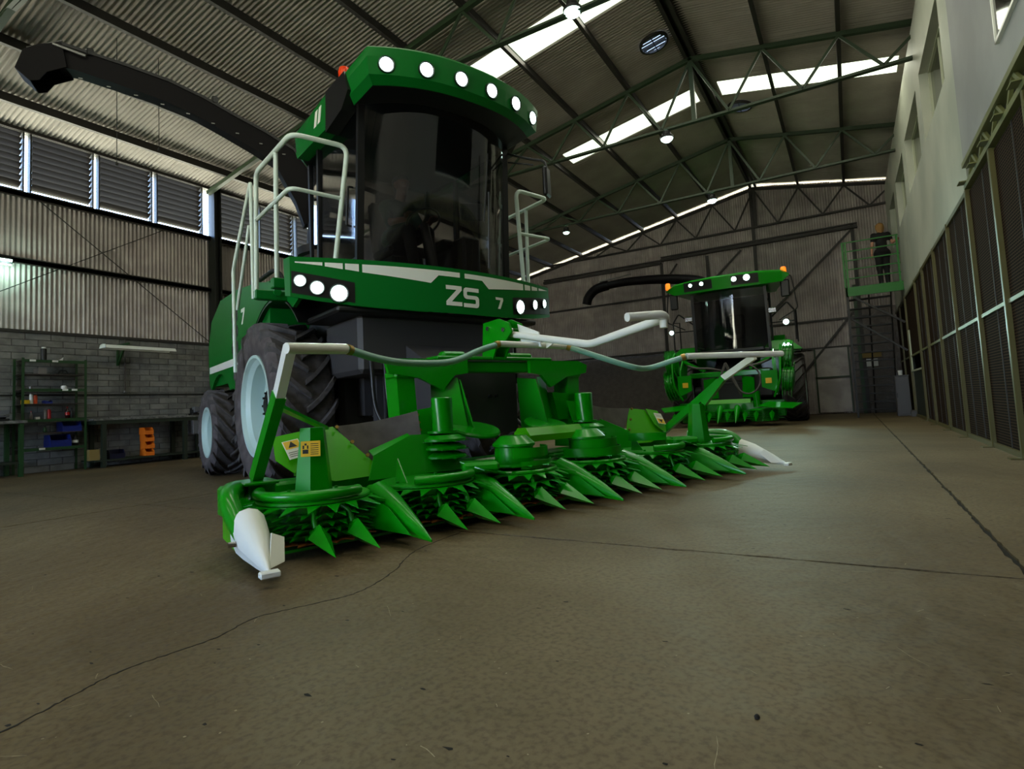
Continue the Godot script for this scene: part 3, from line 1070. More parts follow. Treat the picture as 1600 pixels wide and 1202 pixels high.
func make_harvester():
	var h = thing("forage_harvester", "large green forage harvester in the foreground with black spout and lit cab roof lights", "harvester", HO, HT)
	# wheels
	wheel(h, Vector3(-0.95, 0.91, 1.22), 0.91, 0.62, 0.54, 1.0, 20)
	wheel(h, Vector3(-0.95, 0.91, -1.22), 0.91, 0.62, 0.54, -1.0, 20)
	wheel(h, Vector3(-3.55, 0.615, 1.27), 0.615, 0.46, 0.35, 1.0, 17, "rear_wheel")
	wheel(h, Vector3(-3.55, 0.615, -1.27), 0.615, 0.46, 0.35, -1.0, 17, "rear_wheel")
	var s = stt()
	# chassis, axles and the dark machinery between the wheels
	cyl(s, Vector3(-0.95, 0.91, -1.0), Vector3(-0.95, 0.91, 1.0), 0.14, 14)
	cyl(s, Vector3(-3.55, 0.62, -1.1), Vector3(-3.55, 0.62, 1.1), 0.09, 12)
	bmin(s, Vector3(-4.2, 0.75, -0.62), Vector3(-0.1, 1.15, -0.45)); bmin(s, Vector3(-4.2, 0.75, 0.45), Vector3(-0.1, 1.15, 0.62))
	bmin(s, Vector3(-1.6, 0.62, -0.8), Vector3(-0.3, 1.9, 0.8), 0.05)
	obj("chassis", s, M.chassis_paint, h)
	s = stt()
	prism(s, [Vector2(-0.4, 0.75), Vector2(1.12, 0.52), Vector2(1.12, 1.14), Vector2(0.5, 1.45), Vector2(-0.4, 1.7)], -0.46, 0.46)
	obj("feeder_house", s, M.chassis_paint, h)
	s = stt()
	for k in 4:
		cyl(s, Vector3(1.0, 0.62 + 0.12 * k, -0.4), Vector3(1.0, 0.62 + 0.12 * k, 0.4), 0.05, 10)
	for p in [[0.94, 0.25], [0.94, 0.17], [0.94, -0.12], [0.94, -0.2]]:
		cyl(s, Vector3(1.12, p[0] - 0.06, p[1]), Vector3(1.145, p[0] - 0.06, p[1]), 0.018, 8)
	obj("feed_roller", s, M.black_steel, h)
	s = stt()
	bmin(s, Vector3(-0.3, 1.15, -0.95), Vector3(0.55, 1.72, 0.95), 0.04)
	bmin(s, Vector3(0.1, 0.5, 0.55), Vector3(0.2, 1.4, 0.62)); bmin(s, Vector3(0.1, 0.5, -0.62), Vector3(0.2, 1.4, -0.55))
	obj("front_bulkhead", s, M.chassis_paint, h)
	for q in [0.68, 0.82, -0.74]:
		s = stt()
		tube(s, smooth_path([Vector3(0.45, 1.6, q), Vector3(0.56, 1.2, q + 0.02), Vector3(0.6, 0.8, q), Vector3(0.75, 0.55, q - 0.1), Vector3(1.0, 0.5, q - 0.2)], 6), 0.022, 8)
		obj("hydraulic_hose", s, M.black_plastic, h)
	# bodywork: side panels, rear hood
	for sd in [1.0, -1.0]:
		var z0 = sd * 1.30; var z1 = sd * 1.26
		s = stt()
		# outline with the front wheel arch cut out
		var poly = [Vector2(-4.25, 1.35), Vector2(-4.3, 1.9), Vector2(-4.05, 2.30), Vector2(-3.45, 2.52), Vector2(-2.5, 2.50), Vector2(-1.5, 2.40), Vector2(-0.55, 2.20), Vector2(-0.05, 2.12), Vector2(0.25, 2.05)]
		for k in 15:
			var a = lerpf(0.95, PI + 0.15, float(k) / 14)
			poly.append(Vector2(-0.95, 0.91) + Vector2(cos(a), sin(a) * 1.0) * 1.20)
		poly.append(Vector2(-2.25, 1.05)); poly.append(Vector2(-2.75, 1.2))
		for k in 8:
			var a = lerpf(0.75, 2.3, float(k) / 7)
			poly.append(Vector2(-3.55, 0.615) + Vector2(cos(a), sin(a)) * 0.84)
		prism(s, poly, z1, z0)
		var sp = obj("side_panel", s, M.green_body, h)
		s = stt()
		bmin(s, Vector3(-4.2, 1.50, z0), Vector3(-2.12, 1.60, z0 + sd * 0.006))
		obj("white_stripe", s, M.white_paint, sp)
		for k in 3:
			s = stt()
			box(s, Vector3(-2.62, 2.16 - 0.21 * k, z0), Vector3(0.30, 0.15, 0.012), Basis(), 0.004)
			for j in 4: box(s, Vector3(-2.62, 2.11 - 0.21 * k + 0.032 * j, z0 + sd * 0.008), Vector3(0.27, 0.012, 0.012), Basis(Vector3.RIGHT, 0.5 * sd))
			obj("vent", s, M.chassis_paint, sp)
		s = stt()
		var g7 = glyph(GLYPH_7, -2.30, -2.12, 2.0, 2.2, 0.1) if sd > 0 else glyph(GLYPH_7, -2.12, -2.30, 2.0, 2.2, 0.1)
		var pp = []
		for p in g7: pp.append(Vector2(p[0], p[1]))
		prism(s, pp, z0, z0 + sd * 0.004)
		obj("number_seven", s, M.white_paint, sp)
		# arch lip and inner fender
		s = stt()
		var A = []; var B = []
		for k in 21:
			var a = lerpf(0.75, PI - 0.1, float(k) / 20)
			A.append(Vector3(-0.95 + cos(a) * 1.16, 0.93 + sin(a) * 1.14, sd * 1.30)); B.append(Vector3(-0.95 + cos(a) * 1.16, 0.93 + sin(a) * 1.14, sd * 0.72))
		if sd > 0: shell(s, A, B, Vector3(0, 0.02, 0))
		else: shell(s, B, A, Vector3(0, 0.02, 0))
		obj("inner_fender", s, M.black_plastic, h)
		# platform deck beside the cab, rail brackets
		s = stt()
		bmin(s, Vector3(-1.4, 2.08, sd * 0.85), Vector3(0.45, 2.13, sd * 1.28), 0.01)
		obj("platform_deck", s, M.black_steel, h)
		for x in [-0.46, 0.12]:
			s = stt()
			box(s, Vector3(x, 2.03, sd * 1.44), Vector3(0.09, 0.10, 0.34), Basis(), 0.01)
			cyl(s, Vector3(x - 0.07, 2.06, sd * 1.40), Vector3(x + 0.07, 2.06, sd * 1.40), 0.04, 10)
			obj("rail_bracket", s, M.green_body, h)
	s = stt()
	var hood = [Vector2(-4.35, 1.3), Vector2(-4.4, 1.9), Vector2(-4.15, 2.30), Vector2(-3.5, 2.52), Vector2(-2.3, 2.48), Vector2(-1.2, 2.36), Vector2(-1.2, 1.3)]
	prism(s, hood, -1.25, 1.25)
	obj("rear_hood", s, M.green_body, h)
	s = stt()
	tube(s, round_path([Vector3(-3.6, 2.5, 0.9), Vector3(-3.6, 2.75, 0.9), Vector3(-2.2, 2.75, 0.9), Vector3(-1.9, 2.62, 0.9), Vector3(-1.8, 2.45, 0.9)], 0.12), 0.03, 8)
	obj("hood_rail", s, M.black_steel, h)
	# nose panel
	s = stt()
	var T = []; var Bt = []; var T2 = []; var B2 = []
	for k in 25:
		var z = lerpf(1.56, -1.56, k / 24.0)
		var yb = 1.735 + 0.105 * pow(absf(z) / 1.56, 3.0)
		T.append(Vector3(panel_x(z), 2.20, z)); Bt.append(Vector3(panel_x(z), yb, z))
		T2.append(Vector3(panel_x(z) - 0.10 - 0.05 * absf(z), 2.215, z)); B2.append(Vector3(panel_x(z) - 0.14, yb + 0.03, z))
	strip(s, Bt, T); strip(s, T, T2, false); strip(s, T2, B2); strip(s, B2, Bt, false)
	face(s, [T[0], Bt[0], B2[0], T2[0]], Vector3(0, 0, 1)); face(s, [T[-1], Bt[-1], B2[-1], T2[-1]], Vector3(0, 0, -1))
	var np_ = obj("nose_panel", s, M.green_body, h)
	var stripes = [[[1.52, 2.155], [1.30, 2.155], [1.30, 2.125], [1.52, 2.145]], [[1.28, 2.155], [1.13, 2.155], [1.13, 2.10], [1.28, 2.12]], [[1.11, 2.155], [0.99, 2.155], [0.99, 2.085], [1.11, 2.10]],
		[[0.96, 2.155], [-0.05, 2.16], [-0.05, 2.11], [0.20, 2.11], [0.29, 2.025], [0.96, 2.08]], [[-0.11, 2.16], [-1.0, 2.16], [-1.0, 2.09], [-0.43, 2.03], [-0.34, 2.11], [-0.11, 2.11]],
		[[-1.03, 2.16], [-1.14, 2.16], [-1.14, 2.105], [-1.03, 2.095]], [[-1.17, 2.16], [-1.29, 2.16], [-1.29, 2.125], [-1.17, 2.11]], [[-1.32, 2.16], [-1.53, 2.16], [-1.32, 2.13]]]
	for q in stripes:
		s = stt(); decal(s, q); obj("white_decal", s, M.white_paint, np_)
	for q in [glyph(GLYPH_Z, 0.125, -0.065, 1.815, 2.02), glyph(GLYPH_S, -0.085, -0.285, 1.81, 2.015)]:
		s = stt(); decal(s, q, 0.005); obj("letter", s, M.white_paint, np_)
	s = stt(); decal(s, glyph(GLYPH_7, -0.53, -0.65, 1.83, 1.955, -0.1), 0.005); obj("number_seven", s, M.white_paint, np_)
	for sd in [1.0, -1.0]:
		s = stt()
		var zr = 1.03 if sd > 0 else 0.80
		decal(s, [[sd * zr, 1.79], [sd * zr, 1.98], [sd * 1.55, 2.07], [sd * 1.55, 1.87]], 0.003)
		obj("lamp_recess", s, M.black_plastic, np_)
		for q in [[0.92, 1.885, 0.085], [1.21, 1.945, 0.06], [1.42, 1.985, 0.055]]:
			if sd > 0: q = [[1.17, 1.875, 0.085], [1.35, 1.92, 0.065], [1.485, 1.98, 0.055]][0 if q[2] > 0.08 else (1 if q[0] < 1.3 else 2)]
			lamp_disc(np_, "headlight", Vector3(panel_x(q[0]) + 0.012, q[1], sd * q[0]), Vector3(1, -0.10, 0.3 * sd * q[0]), q[2], M.lamp_white, 0.5 if q[2] > 0.08 else 0.25, 38.0)
	s = stt()
	bmin(s, Vector3(-0.2, 1.70, -1.2), Vector3(0.66, 1.76, 1.2), 0.02); bmin(s, Vector3(-0.3, 2.12, -0.95), Vector3(0.62, 2.2, 0.95))
	obj("cab_floor", s, M.black_steel, h)
	# cab
	var gx = func(z, y): 
		var t = (y - 2.2) / 1.56
		var xc = lerpf(0.74, 0.96, t); var xs = lerpf(0.50, 0.60, t)
		return xc - (xc - xs) * pow(absf(z) / 0.88, 2.6)
	s = stt()
	var g0 = []; var g1 = []
	for k in 21:
		var z = lerpf(0.87, -0.87, k / 20.0)
		g0.append(Vector3(gx.call(z, 2.2), 2.2, z)); g1.append(Vector3(gx.call(z, 3.76), 3.76, z))
	shell(s, g0, g1, Vector3(-0.006, 0, 0))
	obj("windshield", s, M.tinted_glass, h)
	for sd in [1.0, -1.0]:
		for p in [[Vector3(0.49, 2.16, 0.90), Vector3(0.60, 3.78, 0.88), 0.07], [Vector3(-0.52, 2.16, 0.90), Vector3(-0.45, 3.78, 0.90), 0.06], [Vector3(-1.05, 2.2, 0.78), Vector3(-1.0, 3.78, 0.80), 0.07]]:
			s = stt()
			bar(s, p[0] * Vector3(1, 1, sd), p[1] * Vector3(1, 1, sd), p[2], 0.05, Vector3(1, 0, 0))
			obj("pillar", s, M.black_plastic, h)
		s = stt()
		plate(s, [Vector3(0.46, 2.24, 0.895 * sd), Vector3(0.57, 3.76, 0.88 * sd), Vector3(-0.42, 3.76, 0.90 * sd), Vector3(-0.49, 2.24, 0.90 * sd)], 0.006)
		obj("door_glass", s, M.tinted_glass, h)
		s = stt()
		plate(s, [Vector3(-0.54, 2.24, 0.90 * sd), Vector3(-0.47, 3.76, 0.90 * sd), Vector3(-1.0, 3.76, 0.80 * sd), Vector3(-1.04, 2.24, 0.79 * sd)], 0.006)
		obj("rear_side_glass", s, M.tinted_glass, h)
		s = stt()
		bmin(s, Vector3(-0.55, 2.2, 0.87 * sd), Vector3(0.5, 2.30, 0.91 * sd), 0.01)
		tube(s, round_path([Vector3(0.36, 2.62, 0.91 * sd), Vector3(0.36, 2.62, 0.96 * sd), Vector3(0.40, 3.0, 0.95 * sd), Vector3(0.40, 3.0, 0.90 * sd)], 0.02), 0.011, 6)
		obj("door_frame", s, M.black_plastic, h)
	s = stt()
	bmin(s, Vector3(-1.08, 2.2, -0.78), Vector3(-1.02, 2.62, 0.78), 0.01)
	obj("rear_wall", s, M.cab_lining, h)
	s = stt()
	plate(s, [Vector3(-1.05, 2.62, -0.78), Vector3(-1.0, 3.76, -0.78), Vector3(-1.0, 3.76, 0.78), Vector3(-1.05, 2.62, 0.78)], 0.006)
	obj("rear_glass", s, M.tinted_glass, h)
	# roof
	s = stt()
	var roof_out = func(y, e):
		var pts = []
		for k in 17:
			var z = lerpf(1.0, -1.0, k / 16.0)
			pts.append(Vector3(1.30 - 0.26 * pow(absf(z), 2.4) + e, y, z * (1.0 + e)))
		pts.append(Vector3(-0.9, y, -1.0 * (1.0 + e))); pts.append(Vector3(-1.15 - e, y, -0.8)); pts.append(Vector3(-1.15 - e, y, 0.8)); pts.append(Vector3(-0.9, y, 1.0 * (1.0 + e)))
		return pts
	var rings = [roof_out.call(3.76, -0.07), roof_out.call(3.81, 0.0), roof_out.call(3.97, 0.015), roof_out.call(4.05, 0.02), roof_out.call(4.10, -0.03), roof_out.call(4.15, -0.22)]
	for i in rings.size() - 1:
		var a = rings[i].duplicate(); var b = rings[i + 1].duplicate()
		a.append(a[0]); b.append(b[0])
		strip(s, a, b, i == 2)
	face(s, rings[-1], Vector3.UP)
	var roof = obj("cab_roof", s, M.green_body, h)
	s = stt()
	face(s, rings[0], Vector3.DOWN)
	var r2 = []
	for p in rings[0]: r2.append(p + Vector3(0, 0.02, 0))
	face(s, r2, Vector3.UP)
	obj("headliner", s, M.black_plastic, roof)
	for q in [[1.10, 0.87], [1.24, 0.53], [1.30, 0.18], [1.30, -0.18], [1.24, -0.53], [1.10, -0.87]]:
		var hot = q[1] > 0.5
		lamp_disc(roof, "roof_light", Vector3(1.31 - 0.26 * pow(absf(q[1]), 2.4) + 0.012, 3.895, q[1]), Vector3(1, -0.18, 0.35 * q[1]), 0.072, M.lamp_white, 0.7 if hot else 0.5, 45.0)
	for sd in [1.0, -1.0]:
		s = stt()
		prism(s, [Vector2(0.66, 3.84), Vector2(0.58, 4.06), Vector2(0.10, 4.08), Vector2(0.08, 3.66), Vector2(0.5, 3.72)], sd * 0.9, sd * 1.035)
		obj("side_cap", s, M.black_plastic, roof)
		s = stt()
		prism(s, [Vector2(0.08, 3.70), Vector2(0.10, 4.06), Vector2(-0.33, 4.04), Vector2(-0.85, 3.80), Vector2(-0.80, 3.72)], sd * 0.9, sd * 1.03)
		var pn = obj("side_fairing", s, M.green_body, roof)
		for k in 2:
			s = stt()
			prism(s, [Vector2(-0.02 - 0.11 * k, 4.0), Vector2(-0.09 - 0.11 * k, 4.0), Vector2(-0.14 - 0.11 * k, 3.84), Vector2(-0.07 - 0.11 * k, 3.84)], sd * 1.03, sd * 1.034)
			obj("white_decal", s, M.white_paint, pn)
		s = stt()
		lathe(s, [Vector2(0.075, 0), Vector2(0.06, 0.12), Vector2(0.062, 0.16), Vector2(0, 0.16)], Transform3D(Basis(), Vector3(0.17, 4.05, 0.85 * sd)), 16)
		var bb = obj("beacon_base", s, M.black_plastic, roof)
		s = stt()
		lathe(s, [Vector2(0.062, 0), Vector2(0.064, 0.11), Vector2(0.055, 0.145), Vector2(0, 0.15)], Transform3D(Basis(), Vector3(0.17, 4.21, 0.85 * sd)), 16)
		obj("beacon_light", s, M.amber, roof)
	# mirrors on arms
	for sd in [1.0, -1.0]:
		if sd > 0: continue
		s = stt()
		tube(s, round_path([Vector3(0.62, 3.70, 0.92 * sd), Vector3(0.86, 3.58, 1.06 * sd), Vector3(1.02, 3.52, 1.12 * sd), Vector3(1.05, 3.42, 1.12 * sd)], 0.05), 0.014, 8)
		tube(s, [Vector3(0.62, 3.60, 0.92 * sd), Vector3(0.90, 3.50, 1.06 * sd)], 0.010, 8)
		var ma = obj("mirror_arm", s, M.black_steel, h)
		s = stt()
		box(s, Vector3(1.04, 3.26, 1.12 * sd), Vector3(0.055, 0.34, 0.16), Basis(Vector3.UP, 0.5), 0.02)
		obj("mirror", s, M.black_plastic, ma)
	# wiper
	s = stt()
	tube(s, [Vector3(0.78, 2.26, -0.45), Vector3(0.90, 3.05, -0.40)], 0.010, 6)
	tube(s, [Vector3(0.82, 2.75, -0.38), Vector3(0.94, 3.45, -0.38)], 0.008, 6)
	obj("wiper", s, M.black_plastic, h)
	# inside the cab
	s = stt()
	box(s, Vector3(-0.35, 2.62, 0.0), Vector3(0.48, 0.12, 0.50), Basis(), 0.04)
	box(s, Vector3(-0.62, 2.98, 0.0), Vector3(0.13, 0.66, 0.48), Basis(Vector3(0, 0, 1), 0.12), 0.04)
	box(s, Vector3(-0.68, 3.38, 0.0), Vector3(0.09, 0.18, 0.26), Basis(), 0.03)
	bmin(s, Vector3(-0.55, 2.2, -0.2), Vector3(-0.15, 2.56, 0.2), 0.02)
	obj("driver_seat", s, M.seat_cloth, h)
	s = stt()
	box(s, Vector3(-0.25, 2.72, -0.42), Vector3(0.6, 0.10, 0.16), Basis(), 0.03)
	box(s, Vector3(-0.1, 2.5, -0.62), Vector3(0.7, 0.55, 0.25), Basis(), 0.03)
	box(s, Vector3(0.36, 3.02, -0.55), Vector3(0.04, 0.2, 0.26), Basis(Vector3.UP, -0.5), 0.01)
	obj("control_console", s, M.cab_lining, h)
	s = stt()
	tube(s, [Vector3(0.42, 2.2, 0.0), Vector3(0.22, 2.82, 0.0)], 0.05, 10)
	obj("steering_column", s, M.black_plastic, h)
	s = stt()
	var ring = []
	for k in 25:
		var a = TAU * k / 24.0
		ring.append(Vector3(0.20, 2.86, 0.0) + Vector3(0.55, 0.83, 0).normalized() * sin(a) * 0.19 * 0.0 + Vector3(0.83 * 0.19 * cos(a), 0.19 * 0.55 * cos(a), 0.19 * sin(a)))
	tube(s, ring, 0.014, 6, false)
	tube(s, [ring[0], ring[12]], 0.01, 6)
	obj("steering_wheel", s, M.black_plastic, h)
	# handrails
	for sd in [1.0, -1.0]:
		var rl = []
		for p in [Vector3(0.52, 2.18, 1.15), Vector3(0.60, 3.30, 1.03), Vector3(0.58, 3.30, 1.55), Vector3(-0.44, 3.30, 1.58), Vector3(-0.46, 2.0, 1.59)]: rl.append(p * Vector3(1, 1, sd))
		s = stt()
		tube(s, round_path(rl, 0.10), 0.024, 8)
		tube(s, round_path([Vector3(0.56, 2.80, 1.09 * sd), Vector3(0.58, 2.80, 1.57 * sd), Vector3(-0.45, 2.80, 1.585 * sd)], 0.08), 0.020, 8)
		tube(s, [Vector3(0.16, 3.30, 1.56 * sd), Vector3(0.12, 2.0, 1.56 * sd)], 0.022, 8)
		obj("handrail", s, M.rail_white, h)
	s = stt()
	tube(s, round_path([Vector3(-0.53, 2.0, 1.6), Vector3(-0.57, 3.25, 1.6), Vector3(-1.27, 2.46, 1.62), Vector3(-1.24, 1.3, 1.62)], 0.05), 0.02, 8)
	tube(s, [Vector3(-0.65, 2.80, 1.6), Vector3(-1.2, 2.0, 1.6)], 0.018, 8)
	obj("ladder_rail", s, M.rail_white, h)
	# spout
	var dir = Vector3(cos(deg_to_rad(105.0)), 0, sin(deg_to_rad(105.0)))
	var side = Vector3(-dir.z, 0, dir.x)
	var P = func(sy, off): return Vector3(-1.9, 0, 0) + dir * sy[0] + Vector3(0, sy[1], 0) + side * off
	var up = [[0.22, 3.55], [0.35, 3.95], [0.67, 4.37], [1.01, 4.56], [1.40, 4.74], [1.74, 4.91], [2.13, 5.06], [2.58, 5.17], [3.02, 5.26], [3.25, 5.31]]
	var lo = [[0.56, 3.35], [0.66, 3.66], [0.92, 4.17], [1.20, 4.34], [1.52, 4.51], [1.86, 4.68], [2.24, 4.82], [2.70, 4.93], [3.10, 5.02], [3.26, 5.03]]
	s = stt()
	var ua = []; var ub = []; var la = []; var lb = []
	for i in up.size():
		ua.append(P.call(up[i], -0.125)); ub.append(P.call(up[i], 0.125)); la.append(P.call(lo[i], -0.105)); lb.append(P.call(lo[i], 0.105))
	strip(s, ub, ua); strip(s, ua, la, false); strip(s, la, lb); strip(s, lb, ub, false)
	face(s, [ua[0], ub[0], lb[0], la[0]], Vector3.DOWN); face(s, [ua[-1], ub[-1], lb[-1], la[-1]], dir)
	var spo = obj("spout", s, M.spout_black, h)
	s = stt()
	for e in [ua, ub]:
		for i in e.size() - 1: bar(s, e[i], e[i + 1], 0.03, 0.035)
	obj("spout_flange", s, M.black_steel, spo)
	s = stt()
	var fl = [[3.17, 5.02], [3.36, 4.92], [3.43, 4.81], [3.51, 4.79], [3.65, 4.92], [3.58, 5.15], [3.44, 5.24], [3.22, 5.31]]
	for o_ in [-0.14, 0.14]:
		var pl = []
		for p in fl: pl.append(P.call(p, o_))
		plate(s, pl, 0.012)
	for i in [3, 4, 5, 6]:
		plate(s, [P.call(fl[i], -0.14), P.call(fl[i + 1], -0.14), P.call(fl[i + 1], 0.14), P.call(fl[i], 0.14)], 0.012)
	obj("deflector", s, M.spout_black, spo)
	s = stt()
	tube(s, [P.call([3.30, 5.27], -0.15), P.call([2.98, 5.19], -0.15)], 0.022, 8)
	tube(s, [P.call([3.30, 5.27], -0.15), P.call([3.14, 5.23], -0.15)], 0.012, 8)
	tube(s, [P.call([3.56, 5.20], -0.1), P.call([3.22, 5.36], -0.1)], 0.010, 6)
	obj("deflector_cylinder", s, M.steel, spo)
	s = stt()
	for q in [[1.62, 4.90], [2.95, 5.26]]:
		box(s, P.call(q, -0.1), Vector3(0.09, 0.09, 0.07), Basis(), 0.01)
	obj("work_lamp", s, M.black_plastic, spo)
	s = stt()
	for i in 9:
		var t = 0.25 + 0.3 * i
		box(s, P.call([0.8 + 0.28 * i, 4.29 + 0.11 * i - 0.004 * i * i], -0.122), Vector3(0.04, 0.012, 0.01), Basis(Vector3.UP, -1.83))
	obj("rivet_mark", s, M.steel, spo)
	s = stt()
	lathe(s, [Vector2(0.36, 2.3), Vector2(0.36, 2.9), Vector2(0.42, 2.92), Vector2(0.42, 3.02), Vector2(0.3, 3.04), Vector2(0.27, 3.4)], Transform3D(Basis(), Vector3(-1.9, 0, 0.25)), 24)
	obj("spout_turret", s, M.black_steel, h)
	s = stt()
	tube(s, [P.call([0.37, 2.98], 0.22), P.call([0.47, 3.32], 0.22)], 0.035, 10); 
	obj("lift_cylinder", s, M.black_steel, h)
	s = stt()
	tube(s, [P.call([0.45, 3.25], 0.22), P.call([0.56, 3.66], 0.20)], 0.018, 8)
	obj("cylinder_rod", s, M.chrome, h)
	return h
# ---------------------------------------------------------------- maize header of the large harvester
func tooth_disc(r0: float, r1: float, n: int, th: float, alt := 0.0, drop := 0.0) -> ArrayMesh:
	# flat ring with separate pointed teeth, their tips bent down by drop
	var s = stt()
	var w = TAU / n
	var up = Vector3(0, th, 0)
	for k in n:
		var a = TAU * k / n
		var rr = r1 - (alt if k % 2 else 0.0)
		var p = []
		for q in [-0.5, -0.34, 0.34, 0.5]: p.append(Vector3(cos(a + w * q) * r0, 0, sin(a + w * q) * r0))
		var tip = Vector3(cos(a + w * 0.2) * rr, -drop, sin(a + w * 0.2) * rr)
		for i in 3: face(s, [up, p[i] + up, p[i + 1] + up], Vector3.UP)
		for i in 3: face(s, [Vector3.ZERO, p[i], p[i + 1]], Vector3.DOWN)
		face(s, [p[1] + up, p[2] + up, tip + up], Vector3.UP)
		face(s, [p[1], p[2], tip], Vector3.DOWN)
		face(s, [p[0], p[1], p[1] + up, p[0] + up], p[0]); face(s, [p[2], p[3], p[3] + up, p[2] + up], p[2])
		face(s, [p[1], tip, tip + up, p[1] + up], p[1] - p[2]); face(s, [tip, p[2], p[2] + up, tip + up], p[2] - p[1])
	return fin(s)

func mv(v: Vector3, sd: float) -> Vector3:
	return Vector3(v.x, v.y, v.z * sd)

func snout_small() -> ArrayMesh:   # tip at origin pointing +x
	var s = stt()
	var tip = Vector3(0, 0, 0); var rear = Vector3(-0.35, 0.10, 0)
	var top = Vector3(-0.25, 0.13, 0); var bot = Vector3(-0.22, 0.005, 0)
	var l = Vector3(-0.26, 0.06, 0.060); var r = Vector3(-0.26, 0.06, -0.060)
	for q in [[tip, l, top], [tip, top, r], [tip, bot, l], [tip, r, bot], [rear, top, l], [rear, r, top], [rear, l, bot], [rear, bot, r]]:
		face(s, q, (q[0] + q[1] + q[2]) / 3.0 - Vector3(-0.2, 0.06, 0))
	return fin(s)

func snout_big(len: float, w: float, hgt: float) -> ArrayMesh:
	var s = stt()
	sg += 1
	var rings = []
	for q in [[0.0, 0.06, 0.0], [0.30, 0.42, 0.16], [0.72, 0.84, 0.50], [1.0, 1.0, 1.0]]:
		var x = -len * q[0]
		var ww = w * q[1] * (1.0 if q[0] > 0 else 0.6); var hh = hgt * q[1]
		var y0 = 0.0 + 0.035 * q[0]
		var ring = []
		for k in 9:
			var a = PI * k / 8.0
			ring.append(Vector3(x, y0 + hh * (0.30 + 0.70 * sin(a)), cos(a) * ww * (0.75 + 0.25 * sin(a))))
		ring.push_front(Vector3(x, y0, ww * 0.55)); ring.append(Vector3(x, y0, -ww * 0.55))
		rings.append(ring)
	for i in rings.size() - 1:
		for k in rings[0].size() - 1:
			var ctr = (rings[i][k] + rings[i + 1][k + 1]) * 0.5
			s.set_smooth_group(sg if k > 0 and k < rings[0].size() - 2 else -1)
			face(s, [rings[i][k], rings[i][k + 1], rings[i + 1][k + 1], rings[i + 1][k]], ctr - Vector3(ctr.x, (rings[i][0].y + rings[i][5].y + rings[i + 1][0].y + rings[i + 1][5].y) * 0.22, 0))
		s.set_smooth_group(-1)
		face(s, [rings[i][0], rings[i][-1], rings[i + 1][-1], rings[i + 1][0]], Vector3.DOWN)
	face(s, rings[0], Vector3.RIGHT)
	face(s, rings[-1], Vector3.LEFT)
	return fin(s)

